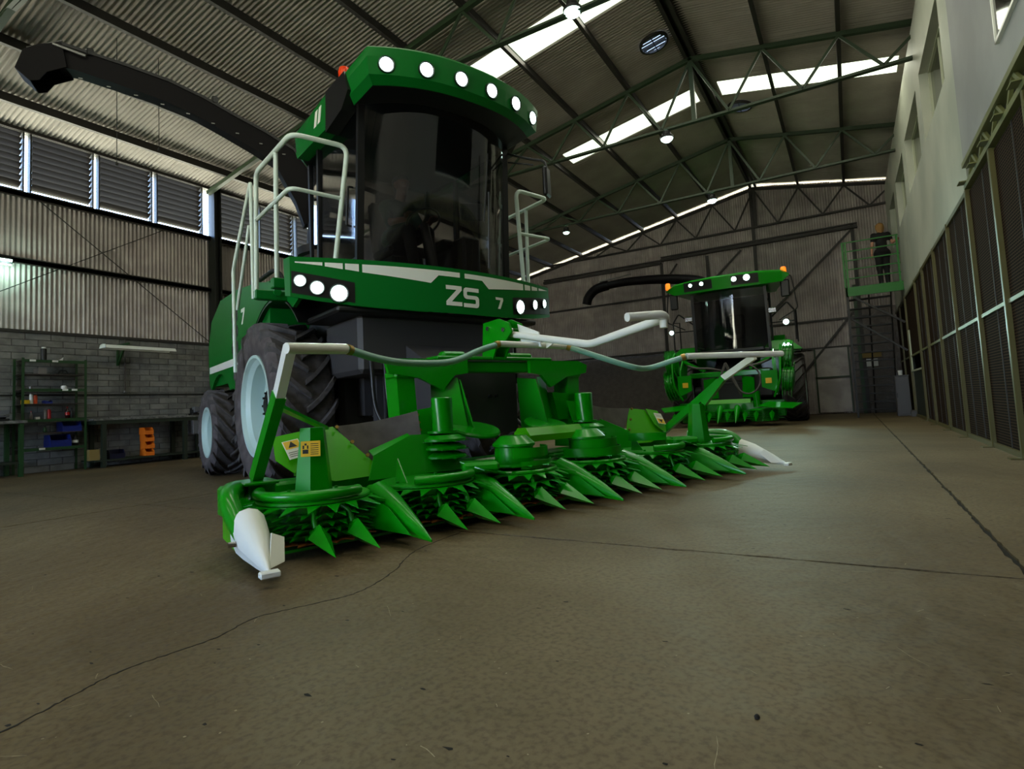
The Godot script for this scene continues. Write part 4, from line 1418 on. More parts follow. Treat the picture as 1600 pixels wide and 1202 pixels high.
func make_header():
	var h = thing("maize_header", "wide green maize header with toothed rotors and pointed snouts on the large harvester", "header", HO, HT)
	var zc = [1.97, 1.20, 0.42, -0.38, -1.21, -2.05]
	var cx = 2.13
	var dA = tooth_disc(0.34, 0.465, 20, 0.006, 0.03, 0.026); var dB = tooth_disc(0.31, 0.385, 30, 0.005, 0.0, 0.012); var dK = tooth_disc(0.33, 0.385, 24, 0.005)
	var dT = tooth_disc(0.29, 0.335, 14, 0.007, 0.01)
	for i in 6:
		var r = group_node("rotor", h)
		r.position = Vector3(cx, 0, zc[i])
		r.rotation.y = 0.13 * i
		var s = stt()
		lathe(s, [Vector2(0.25, 0.06), Vector2(0.25, 0.275), Vector2(0.22, 0.285), Vector2(0, 0.285)], Transform3D(), 28)
		obj("drum", s, M.green_paint, r)
		for q in [[dA, 0.275], [dA, 0.215] if i in [2, 3] else [dB, 0.225], [dB, 0.18], [dB, 0.145], [dB, 0.115]]:
			put("tooth_disc", q[0], M.green_paint, r, Transform3D(Basis(Vector3.UP, q[1] * 9.0), Vector3(0, q[1], 0)))
		put("knife_disc", dK, M.knife, r, Transform3D(Basis(), Vector3(0, 0.075, 0)))
		s = stt()
		lathe(s, [Vector2(0.0, 0.305), Vector2(0.315, 0.305), Vector2(0.325, 0.298), Vector2(0.325, 0.285)], Transform3D(), 28)
		for k in 5:
			var a = TAU * k / 5.0 + 0.3
			cyl(s, Vector3(0.24 * cos(a), 0.305, 0.24 * sin(a)), Vector3(0.24 * cos(a), 0.318, 0.24 * sin(a)), 0.012, 6)
		obj("cover_plate", s, M.green_paint, r)
		if i in [2, 3]:
			s = stt()
			lathe(s, [Vector2(0.15, 0.30), Vector2(0.15, 0.46), Vector2(0.165, 0.47), Vector2(0.165, 0.485), Vector2(0.10, 0.545), Vector2(0, 0.55)], Transform3D(), 24)
			obj("gear_drum", s, M.green_paint, r)
			put("tooth_disc", dT, M.green_paint, r, Transform3D(Basis(), Vector3(0, 0.33, 0)))
	# snouts
	var sm = snout_small()
	var smz = [2.10, 1.86, 1.31, 1.07, 0.52, 0.25, -0.28, -0.52, -1.12, -1.39, -1.98, -2.22]
	for i in 12:
		var o = put("small_snout", sm, M.green_paint, h, Transform3D(Basis(Vector3.UP, 0.05 * (1 if i % 2 else -1)), Vector3(2.78, 0.065, smz[i])))
		var s = stt()
		var g = -1.0 if i % 2 == 0 else 1.0
		tube(s, smooth_path([Vector3(-0.32, 0.10, 0), Vector3(-0.345, 0.15, 0), Vector3(-0.37, 0.185, 0.02 * g), Vector3(-0.43, 0.205, 0.06 * g)], 4), 0.016, 6)
		obj("stem", s, M.green_paint, o)
	var bg = snout_big(0.62, 0.115, 0.25)
	for z in [1.585, 0.845, 0.0, -0.765, -1.68]:
		var o = put("divider_snout", bg, M.green_paint, h, Transform3D(Basis(), Vector3(2.83, 0.055, z)))
		var s = stt()
		plate(s, [Vector3(-0.36, 0.16, 0.075), Vector3(-0.50, 0.20, 0.10), Vector3(-0.50, 0.04, 0.15), Vector3(-0.12, 0.03, 0.06)], 0.006)
		obj("side_flap", s, M.green_paint, o)
		s = stt()
		box(s, Vector3(-0.64, 0.18, 0), Vector3(0.14, 0.16, 0.11), Basis(), 0.015)
		obj("snout_mount", s, M.green_paint, o)
	# white end snouts on fat bent tubes
	var wm = snout_big(0.46, 0.115, 0.22)
	for sd in [1.0, -1.0]:
		var z = 2.42 if sd > 0 else -2.54
		var s = stt()
		tube(s, smooth_path([Vector3(1.75, 0.34, z - sd * 0.12), Vector3(2.0, 0.36, z - sd * 0.02), Vector3(2.18, 0.33, z + sd * 0.03), Vector3(2.30, 0.24, z + sd * 0.02), Vector3(2.42, 0.16, z)], 5), 0.055, 12)
		obj("end_tube", s, M.green_paint, h)
		s = stt()
		plate(s, [Vector3(1.95, 0.30, z), Vector3(2.40, 0.14, z), Vector3(2.36, 0.06, z), Vector3(1.95, 0.10, z)], 0.03)
		obj("end_skid", s, M.green_bright, h)
		var o = put("white_snout", wm, M.white_paint, h, Transform3D(Basis(Vector3.UP, -0.06 * sd), Vector3(2.80, 0.05, z)))
		s = stt()
		box(s, Vector3(0.0, 0.01, 0), Vector3(0.05, 0.03, 0.09), Basis(), 0.006)
		obj("snout_shoe", s, M.white_paint, o)
		s = stt()
		plate(s, [Vector3(-0.05, 0.02, -sd * 0.01), Vector3(-0.21, 0.15, -sd * 0.05), Vector3(-0.23, 0.12, -sd * 0.12), Vector3(-0.13, 0.02, -sd * 0.09)], 0.006)
		obj("snout_wing", s, M.white_paint, o)
		s = stt()
		cyl(s, Vector3(-0.36, 0.10, sd * 0.08), Vector3(-0.36, 0.10, sd * 0.115), 0.015, 6)
		obj("bolt", s, M.chrome, o)
	# guard tubes curved round the outer rotors
	for q in [[0, 0.30, 3.6, 0.335, 2.05, 3.55], [1, 0.285, 0.0, 0.33, 0.5, 2.0], [4, 0.285, 0.0, 0.33, 1.14, 2.64], [5, 0.30, 0.0, 0.335, -0.45, 1.1]]:
		var pts = []
		var i = q[0]
		# angle measured from +x towards +z: front is 0
		var a0 = -0.55; var a1 = 2.2
		if i in [1]: a0 = -0.75; a1 = 0.75
		if i == 4: a0 = -0.75; a1 = 0.75
		if i == 5: a0 = -2.2; a1 = 0.55
		for k in 15:
			var a = lerpf(a0, a1, k / 14.0)
			pts.append(Vector3(cx + 0.315 * cos(a), 0.335, zc[i] + 0.315 * sin(a)))
		var s = stt()
		tube(s, pts, 0.028, 10)
		obj("guard_tube", s, M.green_paint, h)
	for q in [[1, -1.0], [4, -1.0]]:
		var s = stt()
		var z0 = zc[q[0]] - 0.36
		box(s, Vector3(2.26, 0.36, z0), Vector3(0.2, 0.07, 0.26), Basis(Vector3.UP, -0.5), 0.02)
		plate(s, [Vector3(2.22, 0.40, z0 + 0.14), Vector3(2.40, 0.37, z0 + 0.05), Vector3(2.38, 0.30, z0 - 0.14), Vector3(2.18, 0.38, z0 - 0.12)], 0.008)
		obj("rotor_bracket", s, M.green_paint, h)
		s = stt()
		var zr = zc[q[0]]
		plate(s, [Vector3(cx - 0.02, 0.31, zr + 0.22), Vector3(cx + 0.10, 0.31, zr + 0.2), Vector3(cx - 0.02, 0.46, zr + 0.2)], 0.008)
		obj("deflector_fin", s, M.green_paint, h)
	# towers on the outer rotors and behind the inner ones
	for sd in [1.0, -1.0]:
		var c = Vector3(cx, 0, 1.97 if sd > 0 else -2.05)
		var s = stt()
		var lo = []; var hi = []
		for k in 6:
			var a = TAU * (k + 0.5) / 6.0
			lo.append(c + Vector3(cos(a) * 0.115, 0.31, sin(a) * 0.115)); hi.append(c + Vector3(cos(a) * 0.075, 0.70, sin(a) * 0.075))
		for k in 6:
			var j = (k + 1) % 6
			face(s, [lo[k], lo[j], hi[j], hi[k]], (lo[k] + lo[j]) * 0.5 - c - Vector3(0, 0.31, 0))
		face(s, hi, Vector3.UP)
		var tw = obj("cone_tower", s, M.green_paint, h)
		if sd > 0:
			s = stt()
			var out = Vector3(0.88, 0.1, 0.48).normalized()
			var xx = Vector3.UP.cross(out).normalized(); var yy = out.cross(xx)
			var sb = Transform3D(Basis(xx, yy, out), c + Vector3(0, 0.57, 0) + out * 0.083)
			prism(s, [Vector2(-0.055, -0.045), Vector2(0.055, -0.045), Vector2(0.055, 0.045), Vector2(-0.055, 0.045)], 0.0, 0.008, sb)
			obj("notice_sticker", s, M.sticker_yellow, tw)
			s = stt()
			for k in 6: prism(s, [Vector2(0.0, 0.03 - 0.012 * k), Vector2(0.045, 0.03 - 0.012 * k), Vector2(0.045, 0.026 - 0.012 * k), Vector2(0.0, 0.026 - 0.012 * k)], 0.008, 0.0085, sb)
			for q in [[-0.045, 0.0, -0.035, 0.02], [-0.02, 0.0, -0.012, 0.02], [-0.045, -0.028, -0.012, -0.004], [-0.034, 0.02, -0.022, 0.032]]:
				prism(s, [Vector2(q[0], q[1]), Vector2(q[2], q[1]), Vector2(q[2], q[3]), Vector2(q[0], q[3])], 0.008, 0.0085, sb)
			obj("sticker_print", s, M.ink, tw)
		var z = 0.80 * sd
		s = stt()
		lathe(s, [Vector2(0.085, 0.60), Vector2(0.085, 0.86), Vector2(0.075, 0.868), Vector2(0, 0.868)], Transform3D(Basis(), Vector3(1.72, 0, z)), 8)
		lathe(s, [Vector2(0.12, 0.59), Vector2(0.12, 0.605), Vector2(0.085, 0.605)], Transform3D(Basis(), Vector3(1.72, 0, z)), 16)
		obj("drive_tower", s, M.green_paint, h)
		for k in 3:
			s = stt()
			lathe(s, [Vector2(0, 0.53 - 0.065 * k), Vector2(0.17, 0.53 - 0.065 * k), Vector2(0.17, 0.545 - 0.065 * k), Vector2(0.11, 0.575 - 0.065 * k), Vector2(0, 0.58 - 0.065 * k)], Transform3D(Basis(), Vector3(1.74, 0, z)), 22)
			obj("feed_drum", s, M.green_paint, h)
			put("feed_tooth_disc", tooth_disc(0.15, 0.19, 12, 0.006), M.green_paint, h, Transform3D(Basis(), Vector3(1.74, 0.525 - 0.065 * k, z)))
		# guide plate and disc beside the inlet
		s = stt()
		lathe(s, [Vector2(0, 0.40), Vector2(0.20, 0.40), Vector2(0.21, 0.385), Vector2(0.21, 0.37)], Transform3D(Basis(Vector3(0, 0, 1), -0.28), Vector3(1.50, 0.22, 0.40 * sd)), 24)
		obj("inlet_disc", s, M.green_paint, h)
	# rear frame
	var s = stt()
	bmin(s, Vector3(1.38, 0.14, -2.35), Vector3(1.60, 0.34, 2.35), 0.02)
	obj("main_beam", s, M.green_paint, h)
	s = stt()
	bmin(s, Vector3(1.55, 0.04, -2.3), Vector3(2.38, 0.055, 2.3))
	obj("skid_pan", s, M.green_paint, h)
	for sd in [1.0, -1.0]:
		# bright end deflectors with warning stickers
		s = stt()
		plate(s, [mv(Vector3(1.62, 0.64, 2.06), sd), mv(Vector3(1.62, 0.67, 1.86), sd), mv(Vector3(1.74, 0.50, 1.86), sd), mv(Vector3(1.78, 0.40, 1.97), sd), mv(Vector3(1.72, 0.50, 2.07), sd)], 0.008)
		plate(s, [mv(Vector3(1.60, 0.66, 1.86), sd), mv(Vector3(1.60, 0.70, 1.63), sd), mv(Vector3(1.72, 0.43, 1.40), sd), mv(Vector3(1.78, 0.33, 1.45), sd), mv(Vector3(1.80, 0.33, 1.70), sd), mv(Vector3(1.78, 0.40, 1.97), sd)], 0.008)
		var dp = obj("end_deflector", s, M.green_bright, h)
		s = stt()
		var p0 = mv(Vector3(1.715, 0.55, 1.955), sd)
		var ux = mv(Vector3(-0.02, 0.03, -0.19), sd).normalized(); var uy = mv(Vector3(-0.12, 0.17, 0.0), sd).normalized()
		var st_n = ux.cross(uy).normalized()
		if st_n.x < 0: st_n = -st_n
		var b = Basis(ux, st_n.cross(ux), st_n)
		prism(s, [Vector2(-0.055, -0.07), Vector2(0.055, -0.07), Vector2(0.055, 0.07), Vector2(-0.055, 0.07)], 0.004, 0.008, Transform3D(b, p0 + st_n * 0.01))
		obj("warning_sticker", s, M.sticker_white, dp)
		s = stt()
		prism(s, [Vector2(-0.05, 0.005), Vector2(0.05, 0.005), Vector2(0.05, 0.065), Vector2(-0.05, 0.065)], 0.0085, 0.009, Transform3D(b, p0 + st_n * 0.01))
		obj("sticker_field", s, M.sticker_yellow, dp)
		s = stt()
		prism(s, [Vector2(-0.03, 0.015), Vector2(0.03, 0.015), Vector2(0.0, 0.06)], 0.0092, 0.0096, Transform3D(b, p0 + st_n * 0.01))
		for k in 3: prism(s, [Vector2(-0.045, -0.02 - 0.015 * k), Vector2(0.045, -0.02 - 0.015 * k), Vector2(0.045, -0.024 - 0.015 * k), Vector2(-0.045, -0.024 - 0.015 * k)], 0.0085, 0.009, Transform3D(b, p0 + st_n * 0.01))
		obj("sticker_print", s, M.ink, dp)
		for q in [[1.61, 0.68, 1.60], [1.66, 0.57, 1.51], [1.71, 0.47, 1.42]]:
			s = stt()
			var c2 = mv(Vector3(q[0] + 0.012, q[1], q[2] + 0.02), sd)
			cyl(s, c2, c2 + Vector3(0.014, 0.006, 0), 0.013, 8)
			obj("bolt", s, M.brass_bolt, dp)
		# rubber flap
		s = stt()
		var fa = []; var fb = []
		for k in 7:
			var t = k / 6.0
			fa.append(mv(Vector3(1.60 - 0.06 * sin(t * PI), lerpf(0.69, 0.77, t) - 0.02 * sin(t * PI), lerpf(1.62, 0.95, t)), sd))
			fb.append(mv(Vector3(1.66 - 0.05 * sin(t * PI), lerpf(0.40, 0.58, t), lerpf(1.40, 0.96, t)), sd))
		if sd > 0: shell(s, fa, fb, Vector3(-0.012, 0, 0))
		else: shell(s, fb, fa, Vector3(-0.012, 0, 0))
		obj("rubber_flap", s, M.rubber_flap, h)
		# bolted green plate at the inner end of the flap, low wall in front
		s = stt()
		plate(s, [mv(Vector3(1.55, 0.80, 0.74), sd), mv(Vector3(1.55, 0.77, 0.98), sd), mv(Vector3(1.60, 0.58, 0.97), sd), mv(Vector3(1.60, 0.58, 0.76), sd)], 0.01)
		obj("flap_plate", s, M.green_paint, h)
		for k in 3:
			s = stt()
			var c2 = mv(Vector3(1.575 + 0.016 * k, 0.74 - 0.06 * k, 0.94), sd)
			cyl(s, c2, c2 + Vector3(0.014, 0, 0), 0.012, 8)
			obj("bolt", s, M.brass_bolt, h)
		s = stt()
		plate(s, [mv(Vector3(1.80, 0.30, 1.47), sd), mv(Vector3(1.74, 0.46, 1.40), sd), mv(Vector3(1.70, 0.59, 1.08), sd), mv(Vector3(1.70, 0.58, 0.72), sd), mv(Vector3(1.80, 0.30, 0.70), sd)], 0.012)
		plate(s, [mv(Vector3(1.74, 0.46, 1.40), sd), mv(Vector3(1.70, 0.59, 1.08), sd), mv(Vector3(1.66, 0.60, 1.08), sd), mv(Vector3(1.66, 0.50, 1.40), sd)], 0.010)
		obj("gathering_wall", s, M.green_paint, h)
		# inlet side plates and columns
		s = stt()
		plate(s, [mv(Vector3(1.22, 1.05, 0.40), sd), mv(Vector3(1.45, 1.02, 0.46), sd), mv(Vector3(1.62, 0.58, 0.42), sd), mv(Vector3(1.30, 0.52, 0.38), sd)], 0.012)
		plate(s, [mv(Vector3(1.45, 1.04, 0.46), sd), mv(Vector3(1.36, 1.06, 0.68), sd), mv(Vector3(1.40, 0.56, 0.70), sd), mv(Vector3(1.60, 0.56, 0.46), sd)], 0.012)
		obj("inlet_plate", s, M.green_paint, h)
		s = stt()
		if sd < 0: prism(s, [Vector2(0.72, 0.62), Vector2(1.14, 0.60), Vector2(1.14, 0.85), Vector2(0.66, 0.89)], 0.0, 0.10, Transform3D(Basis(Vector3(0, 0, sd), Vector3.UP, Vector3(-sd, 0, 0)), Vector3(1.44 if sd > 0 else 1.34, 0, 0)))
		if sd < 0: obj("drive_housing", s, M.green_paint, h)
		s = stt()
		var cpts = [mv(Vector3(1.34, 0.34, 0.92), sd), mv(Vector3(1.34, 1.08, 0.96), sd)]
		bar(s, cpts[0], cpts[1], 0.16, 0.20, Vector3(1, 0, 0))
		obj("frame_column", s, M.green_paint, h)
		s = stt()
		box(s, mv(Vector3(1.36, 1.07, 0.95), sd), Vector3(0.20, 0.06, 0.22), Basis(), 0.015)
		box(s, mv(Vector3(1.36, 1.12, 0.95), sd), Vector3(0.16, 0.05, 0.20), Basis(), 0.015)
		obj("column_cap", s, M.green_paint, h)
		s = stt()
		var xf = Transform3D(Basis(Vector3(0, 0, sd), Vector3.UP, Vector3(-sd, 0, 0)), Vector3(1.45, 0, 0))
		prism(s, [Vector2(0.36, 1.08), Vector2(0.36, 1.20), Vector2(1.02, 1.20), Vector2(1.14, 1.16), Vector2(1.12, 1.08), Vector2(0.84, 1.04), Vector2(0.62, 0.94), Vector2(0.50, 1.06)], -0.02, 0.02, xf)
		obj("hook_plate", s, M.green_paint, h)
	s = stt()
	bmin(s, Vector3(1.28, 1.09, -0.95), Vector3(1.42, 1.19, 0.95), 0.012)
	obj("top_beam", s, M.green_paint, h)
	s = stt()
	bmin(s, Vector3(1.26, 1.20, -0.66), Vector3(1.46, 1.23, 0.66), 0.008); bmin(s, Vector3(1.20, 1.23, -0.55), Vector3(1.30, 1.29, -0.25), 0.02); bmin(s, Vector3(1.20, 1.23, 0.25), Vector3(1.30, 1.29, 0.5), 0.02)
	obj("top_flange", s, M.green_paint, h)
	s = stt()
	for z in [-0.07, 0.07]:
		prism(s, [Vector2(1.30, 1.20), Vector2(1.34, 1.55), Vector2(1.58, 1.56), Vector2(1.72, 1.50), Vector2(1.75, 1.42), Vector2(1.68, 1.36), Vector2(1.52, 1.30), Vector2(1.46, 1.20)], z - 0.008, z + 0.008)
	prism(s, [Vector2(1.30, 1.20), Vector2(1.34, 1.55), Vector2(1.36, 1.55), Vector2(1.32, 1.20)], -0.07, 0.07)
	var br = obj("boom_bracket", s, M.green_paint, h)
	for q in [[1.42, 1.49], [1.65, 1.45]]:
		s = stt()
		cyl(s, Vector3(q[0], q[1], -0.09), Vector3(q[0], q[1], 0.095), 0.02, 8)
		obj("pin", s, M.chrome, br)
	# crop-guide boom and the hose guard
	s = stt()
	tube(s, round_path([Vector3(1.66, 1.41, 0), Vector3(2.60, 1.21, 0), Vector3(3.24, 1.30, 0), Vector3(3.30, 1.31, 0.0), Vector3(3.30, 1.325, 0.06), Vector3(3.24, 1.30, 0.33)], 0.06), 0.030, 10)
	tube(s, [Vector3(3.29, 1.31, 0.02), Vector3(3.29, 1.24, 0.02)], 0.028, 10)
	obj("push_boom", s, M.white_paint, h)
	s = stt()
	plate(s, [Vector3(1.70, 1.50, -0.04), Vector3(1.98, 1.39, -0.04), Vector3(2.0, 1.26, -0.04), Vector3(1.74, 1.34, -0.04)], 0.01)
	plate(s, [Vector3(1.90, 1.36, -0.12), Vector3(2.12, 1.32, -0.14), Vector3(1.98, 1.25, -0.12)], 0.01)
	obj("boom_gusset", s, M.white_paint, h)
	s = stt()
	tube(s, [Vector3(1.95, 1.28, 0.37), Vector3(1.95, 1.28, -0.38)], 0.026, 10)
	obj("guard_pipe", s, M.white_paint, h)
	s = stt()
	tube(s, [Vector3(2.56, 1.127, 2.25), Vector3(2.45, 1.145, 1.88)], 0.030, 12)
	obj("guard_pipe", s, M.white_paint, h)
	s = stt()
	tube(s, [Vector3(2.97, 1.146, -2.25), Vector3(2.60, 1.14, -1.24)], 0.028, 12)
	obj("guard_pipe", s, M.white_paint, h)
	for hp in [[Vector3(2.45, 1.145, 1.88), Vector3(2.28, 1.11, 1.6), Vector3(2.11, 1.10, 1.286), Vector3(2.03, 1.12, 0.90), Vector3(1.96, 1.22, 0.58), Vector3(1.95, 1.28, 0.37)], [Vector3(1.95, 1.28, -0.38), Vector3(2.10, 1.20, -0.52), Vector3(2.33, 1.07, -0.78), Vector3(2.33, 1.055, -1.03), Vector3(2.48, 1.10, -1.15), Vector3(2.60, 1.14, -1.24)]]:
		s = stt()
		tube(s, smooth_path(hp, 8), 0.025, 12)
		obj("guard_hose", s, M.hose, h)
		for e in [0, -1]:
			s = stt()
			var d = (hp[1] - hp[0]).normalized() if e == 0 else (hp[-2] - hp[-1]).normalized()
			cyl(s, hp[e] + d * 0.01, hp[e] + d * 0.045, 0.031, 12)
			obj("hose_clamp", s, M.brass_bolt, h)
	# uprights that carry the outer pipes
	s = stt()
	bar(s, Vector3(2.52, 1.13, 2.22), Vector3(2.26, 0.90, 2.20), 0.07, 0.05, Vector3(0, 0, 1))
	obj("upright_head", s, M.white_paint, h)
	s = stt()
	bar(s, Vector3(2.26, 0.90, 2.20), Vector3(1.82, 0.40, 2.22), 0.08, 0.06, Vector3(0, 0, 1))
	bar(s, Vector3(2.20, 0.84, 2.20), Vector3(1.62, 0.68, 1.70), 0.05, 0.02, Vector3(0, 1, 0))
	box(s, Vector3(1.84, 0.385, 2.22), Vector3(0.26, 0.02, 0.20), Basis(), 0.006)
	box(s, Vector3(1.80, 0.33, 2.2), Vector3(0.2, 0.1, 0.16), Basis(), 0.01)
	obj("upright", s, M.green_paint, h)
	s = stt()
	bar(s, Vector3(2.80, 1.13, -2.05), Vector3(2.42, 0.95, -2.12), 0.06, 0.045, Vector3(0, 0, 1))
	obj("upright_head", s, M.white_paint, h)
	s = stt()
	bar(s, Vector3(2.42, 0.95, -2.12), Vector3(2.20, 0.70, -2.08), 0.06, 0.05, Vector3(0, 0, 1))
	bar(s, Vector3(2.38, 0.92, -2.12), Vector3(1.62, 0.36, -2.05), 0.07, 0.05, Vector3(0, 0, 1))
	obj("upright", s, M.green_paint, h)
	# gear housing between the two middle rotors, with curved crop guides
	s = stt()
	var hx = Transform3D(Basis(Vector3(1, 0, 0), Vector3(0, 1, 0), Vector3(0, 0, 1)), Vector3(2.0, 0, 0))
	prism(s, [Vector2(-0.07, 0.48), Vector2(-0.08, 0.55), Vector2(-0.03, 0.59), Vector2(0.07, 0.59), Vector2(0.12, 0.53), Vector2(0.12, 0.48)], -0.37, 0.24, hx)
	obj("gear_housing", s, M.green_bright, h)
	for q in [[2, 0.26, 0.39, 0.43, -1.5, 0.7], [3, 0.26, 0.40, 0.44, -1.3, 1.0], [2, 0.28, 0.31, 0.335, -1.0, 0.5], [3, 0.29, 0.33, 0.37, -1.2, 1.5], [4, 0.26, 0.40, 0.44, 0.2, 1.6]]:
		s = stt()
		var A = []; var B = []
		for k in 11:
			var a = lerpf(q[4], q[5], k / 10.0)
			var p = Vector3(cx + q[1] * cos(a), 0, zc[q[0]] + q[1] * sin(a))
			A.append(p + Vector3(0, q[2], 0)); B.append(p + Vector3(0, q[3] + 0.03, 0))
		shell(s, A, B, Vector3(-0.008, 0, 0))
		obj("crop_guide", s, M.green_paint, h)
	return h
# ---------------------------------------------------------------- the second harvester at the back of the hall
func make_far_harvester():
	var at = Vector3(-2.77, 0, -17.6)
	var turn = -1.545
	var h = thing("forage_harvester", "green forage harvester parked in front of the back wall with folded header", "harvester", at, turn)
	wheel(h, Vector3(0, 0.93, 1.45), 0.93, 0.58, 0.52, 1.0, 20)
	wheel(h, Vector3(0, 0.93, -1.45), 0.93, 0.58, 0.52, -1.0, 20)
	wheel(h, Vector3(-2.8, 0.62, 1.35), 0.62, 0.42, 0.34, 1.0, 16, "rear_wheel")
	wheel(h, Vector3(-2.8, 0.62, -1.35), 0.62, 0.42, 0.34, -1.0, 16, "rear_wheel")
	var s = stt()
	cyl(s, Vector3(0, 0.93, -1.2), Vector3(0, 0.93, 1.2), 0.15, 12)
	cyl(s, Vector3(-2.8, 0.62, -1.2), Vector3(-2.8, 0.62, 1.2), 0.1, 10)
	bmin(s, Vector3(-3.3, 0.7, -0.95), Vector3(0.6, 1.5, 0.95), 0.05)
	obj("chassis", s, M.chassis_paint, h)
	s = stt()
	prism(s, [Vector2(0.2, 0.6), Vector2(1.7, 0.5), Vector2(1.7, 1.1), Vector2(0.9, 1.5), Vector2(0.2, 1.9)], -0.5, 0.5)
	obj("feeder_house", s, M.black_steel, h)
	s = stt()
	prism(s, [Vector2(-3.6, 1.2), Vector2(-3.7, 1.8), Vector2(-3.3, 2.4), Vector2(-1.0, 2.5), Vector2(-0.6, 2.2), Vector2(-0.6, 1.2)], -1.25, 1.25)
	obj("rear_hood", s, M.green_paint, h)
	for sd in [1.0, -1.0]:
		s = stt()
		plate(s, [mv(Vector3(0.62, 1.93, 1.75), sd), mv(Vector3(0.60, 2.20, 1.45), sd), mv(Vector3(0.66, 2.20, 0.95), sd), mv(Vector3(0.72, 1.96, 0.75), sd)], 0.05)
		plate(s, [mv(Vector3(0.60, 2.20, 1.45), sd), mv(Vector3(0.66, 2.20, 0.95), sd), mv(Vector3(-0.5, 2.24, 0.95), sd), mv(Vector3(-0.5, 2.24, 1.5), sd)], 0.04)
		var fe = obj("front_fender", s, M.green_paint, h)
		s = stt()
		bmin(s, Vector3(0.2, 1.86, sd * 1.2), Vector3(0.6, 1.96, sd * 1.72), 0.02)
		obj("fender_edge", s, M.black_plastic, fe)
		# side rails and lamps on stalks
		s = stt()
		tube(s, round_path([mv(Vector3(0.55, 2.2, 1.62), sd), mv(Vector3(0.55, 3.0, 1.62), sd), mv(Vector3(0.55, 3.25, 1.45), sd), mv(Vector3(0.45, 2.9, 1.05), sd)], 0.06), 0.022, 6)
		tube(s, [mv(Vector3(0.55, 2.72, 1.62), sd), mv(Vector3(0.5, 2.72, 1.0), sd)], 0.018, 6)
		tube(s, [mv(Vector3(-0.3, 2.2, 1.62), sd), mv(Vector3(-0.3, 3.1, 1.62), sd), mv(Vector3(0.55, 3.0, 1.62), sd)], 0.018, 6)
		obj("handrail", s, M.black_steel, h)
		s = stt()
		tube(s, round_path([mv(Vector3(0.75, 3.72, 0.98), sd), mv(Vector3(0.9, 3.95, 1.35), sd), mv(Vector3(0.9, 3.9, 1.62), sd), mv(Vector3(0.9, 3.0, 1.72), sd), mv(Vector3(0.7, 2.75, 1.25), sd)], 0.08), 0.018, 6)
		var ma = obj("mirror_arm", s, M.black_steel, h)
		s = stt()
		box(s, mv(Vector3(0.93, 3.56, 1.46), sd), Vector3(0.08, 0.46, 0.22), Basis(), 0.03)
		obj("mirror", s, M.black_plastic, ma)
		s = stt()
		box(s, mv(Vector3(0.85, 3.02, 1.10), sd), Vector3(0.10, 0.15, 0.22), Basis(), 0.02)
		obj("work_lamp", s, M.chrome, h)
	lamp_disc(h, "headlight", Vector3(0.66, 2.71, 1.66), Vector3(1, -0.1, 0.0), 0.075, M.lamp_white, 2.0, 40.0)
	lamp_disc(h, "headlight", Vector3(0.66, 2.69, -1.40), Vector3(1, -0.1, 0.0), 0.085, M.lamp_white, 2.5, 40.0)
	lamp_disc(h, "headlight", Vector3(0.72, 2.02, -1.40), Vector3(1, -0.12, 0.0), 0.105, M.lamp_white, 5.0, 40.0)
	# cab
	var g0 = []; var g1 = []
	for k in 13:
		var z = lerpf(0.95, -0.95, k / 12.0)
		g0.append(Vector3(0.98 - 0.22 * pow(absf(z) / 0.95, 2.4), 2.04, z)); g1.append(Vector3(1.10 - 0.20 * pow(absf(z) / 0.95, 2.4), 3.68, z * 0.99))
	s = stt()
	shell(s, g0, g1, Vector3(-0.006, 0, 0))
	obj("windshield", s, M.tinted_glass, h)
	for sd in [1.0, -1.0]:
		for p in [[Vector3(0.74, 1.98, 0.97), Vector3(0.88, 3.70, 0.96)], [Vector3(-0.45, 2.0, 0.95), Vector3(-0.4, 3.70, 0.95)]]:
			s = stt()
			bar(s, mv(p[0], sd), mv(p[1], sd), 0.07, 0.06, Vector3.RIGHT)
			obj("pillar", s, M.black_plastic, h)
		s = stt()
		plate(s, [mv(Vector3(0.72, 2.04, 0.965), sd), mv(Vector3(0.86, 3.68, 0.955), sd), mv(Vector3(-0.38, 3.68, 0.95), sd), mv(Vector3(-0.43, 2.04, 0.95), sd)], 0.006)
		obj("door_glass", s, M.tinted_glass, h)
	s = stt()
	bmin(s, Vector3(-0.46, 1.95, -0.95), Vector3(-0.40, 3.68, 0.95))
	obj("rear_wall", s, M.black_plastic, h)
	s = stt()
	bmin(s, Vector3(-0.46, 1.9, -0.97), Vector3(0.92, 2.02, 0.97), 0.02)
	obj("cab_floor", s, M.black_steel, h)
	s = stt()
	box(s, Vector3(-0.05, 2.45, 0), Vector3(0.5, 0.14, 0.52), Basis(), 0.04); box(s, Vector3(-0.30, 2.82, 0), Vector3(0.14, 0.66, 0.5), Basis(), 0.04); box(s, Vector3(0, 2.2, 0), Vector3(0.3, 0.4, 0.3))
	obj("driver_seat", s, M.seat_cloth, h)
	s = stt()
	box(s, Vector3(0.98, 2.0, 0), Vector3(0.14, 0.10, 1.7), Basis(), 0.02)
	obj("cab_sill", s, M.black_plastic, h)
	# roof: wide wing with angled ends
	s = stt()
	var prof = [[-1.58, 3.90, 3.94], [-1.42, 3.74, 4.06], [-0.9, 3.72, 4.10], [-0.4, 3.72, 4.12], [0.4, 3.72, 4.12], [0.9, 3.72, 4.10], [1.42, 3.74, 4.06], [1.66, 3.88, 3.94]]
	var a0 = []; var a1 = []; var b0 = []; var b1 = []
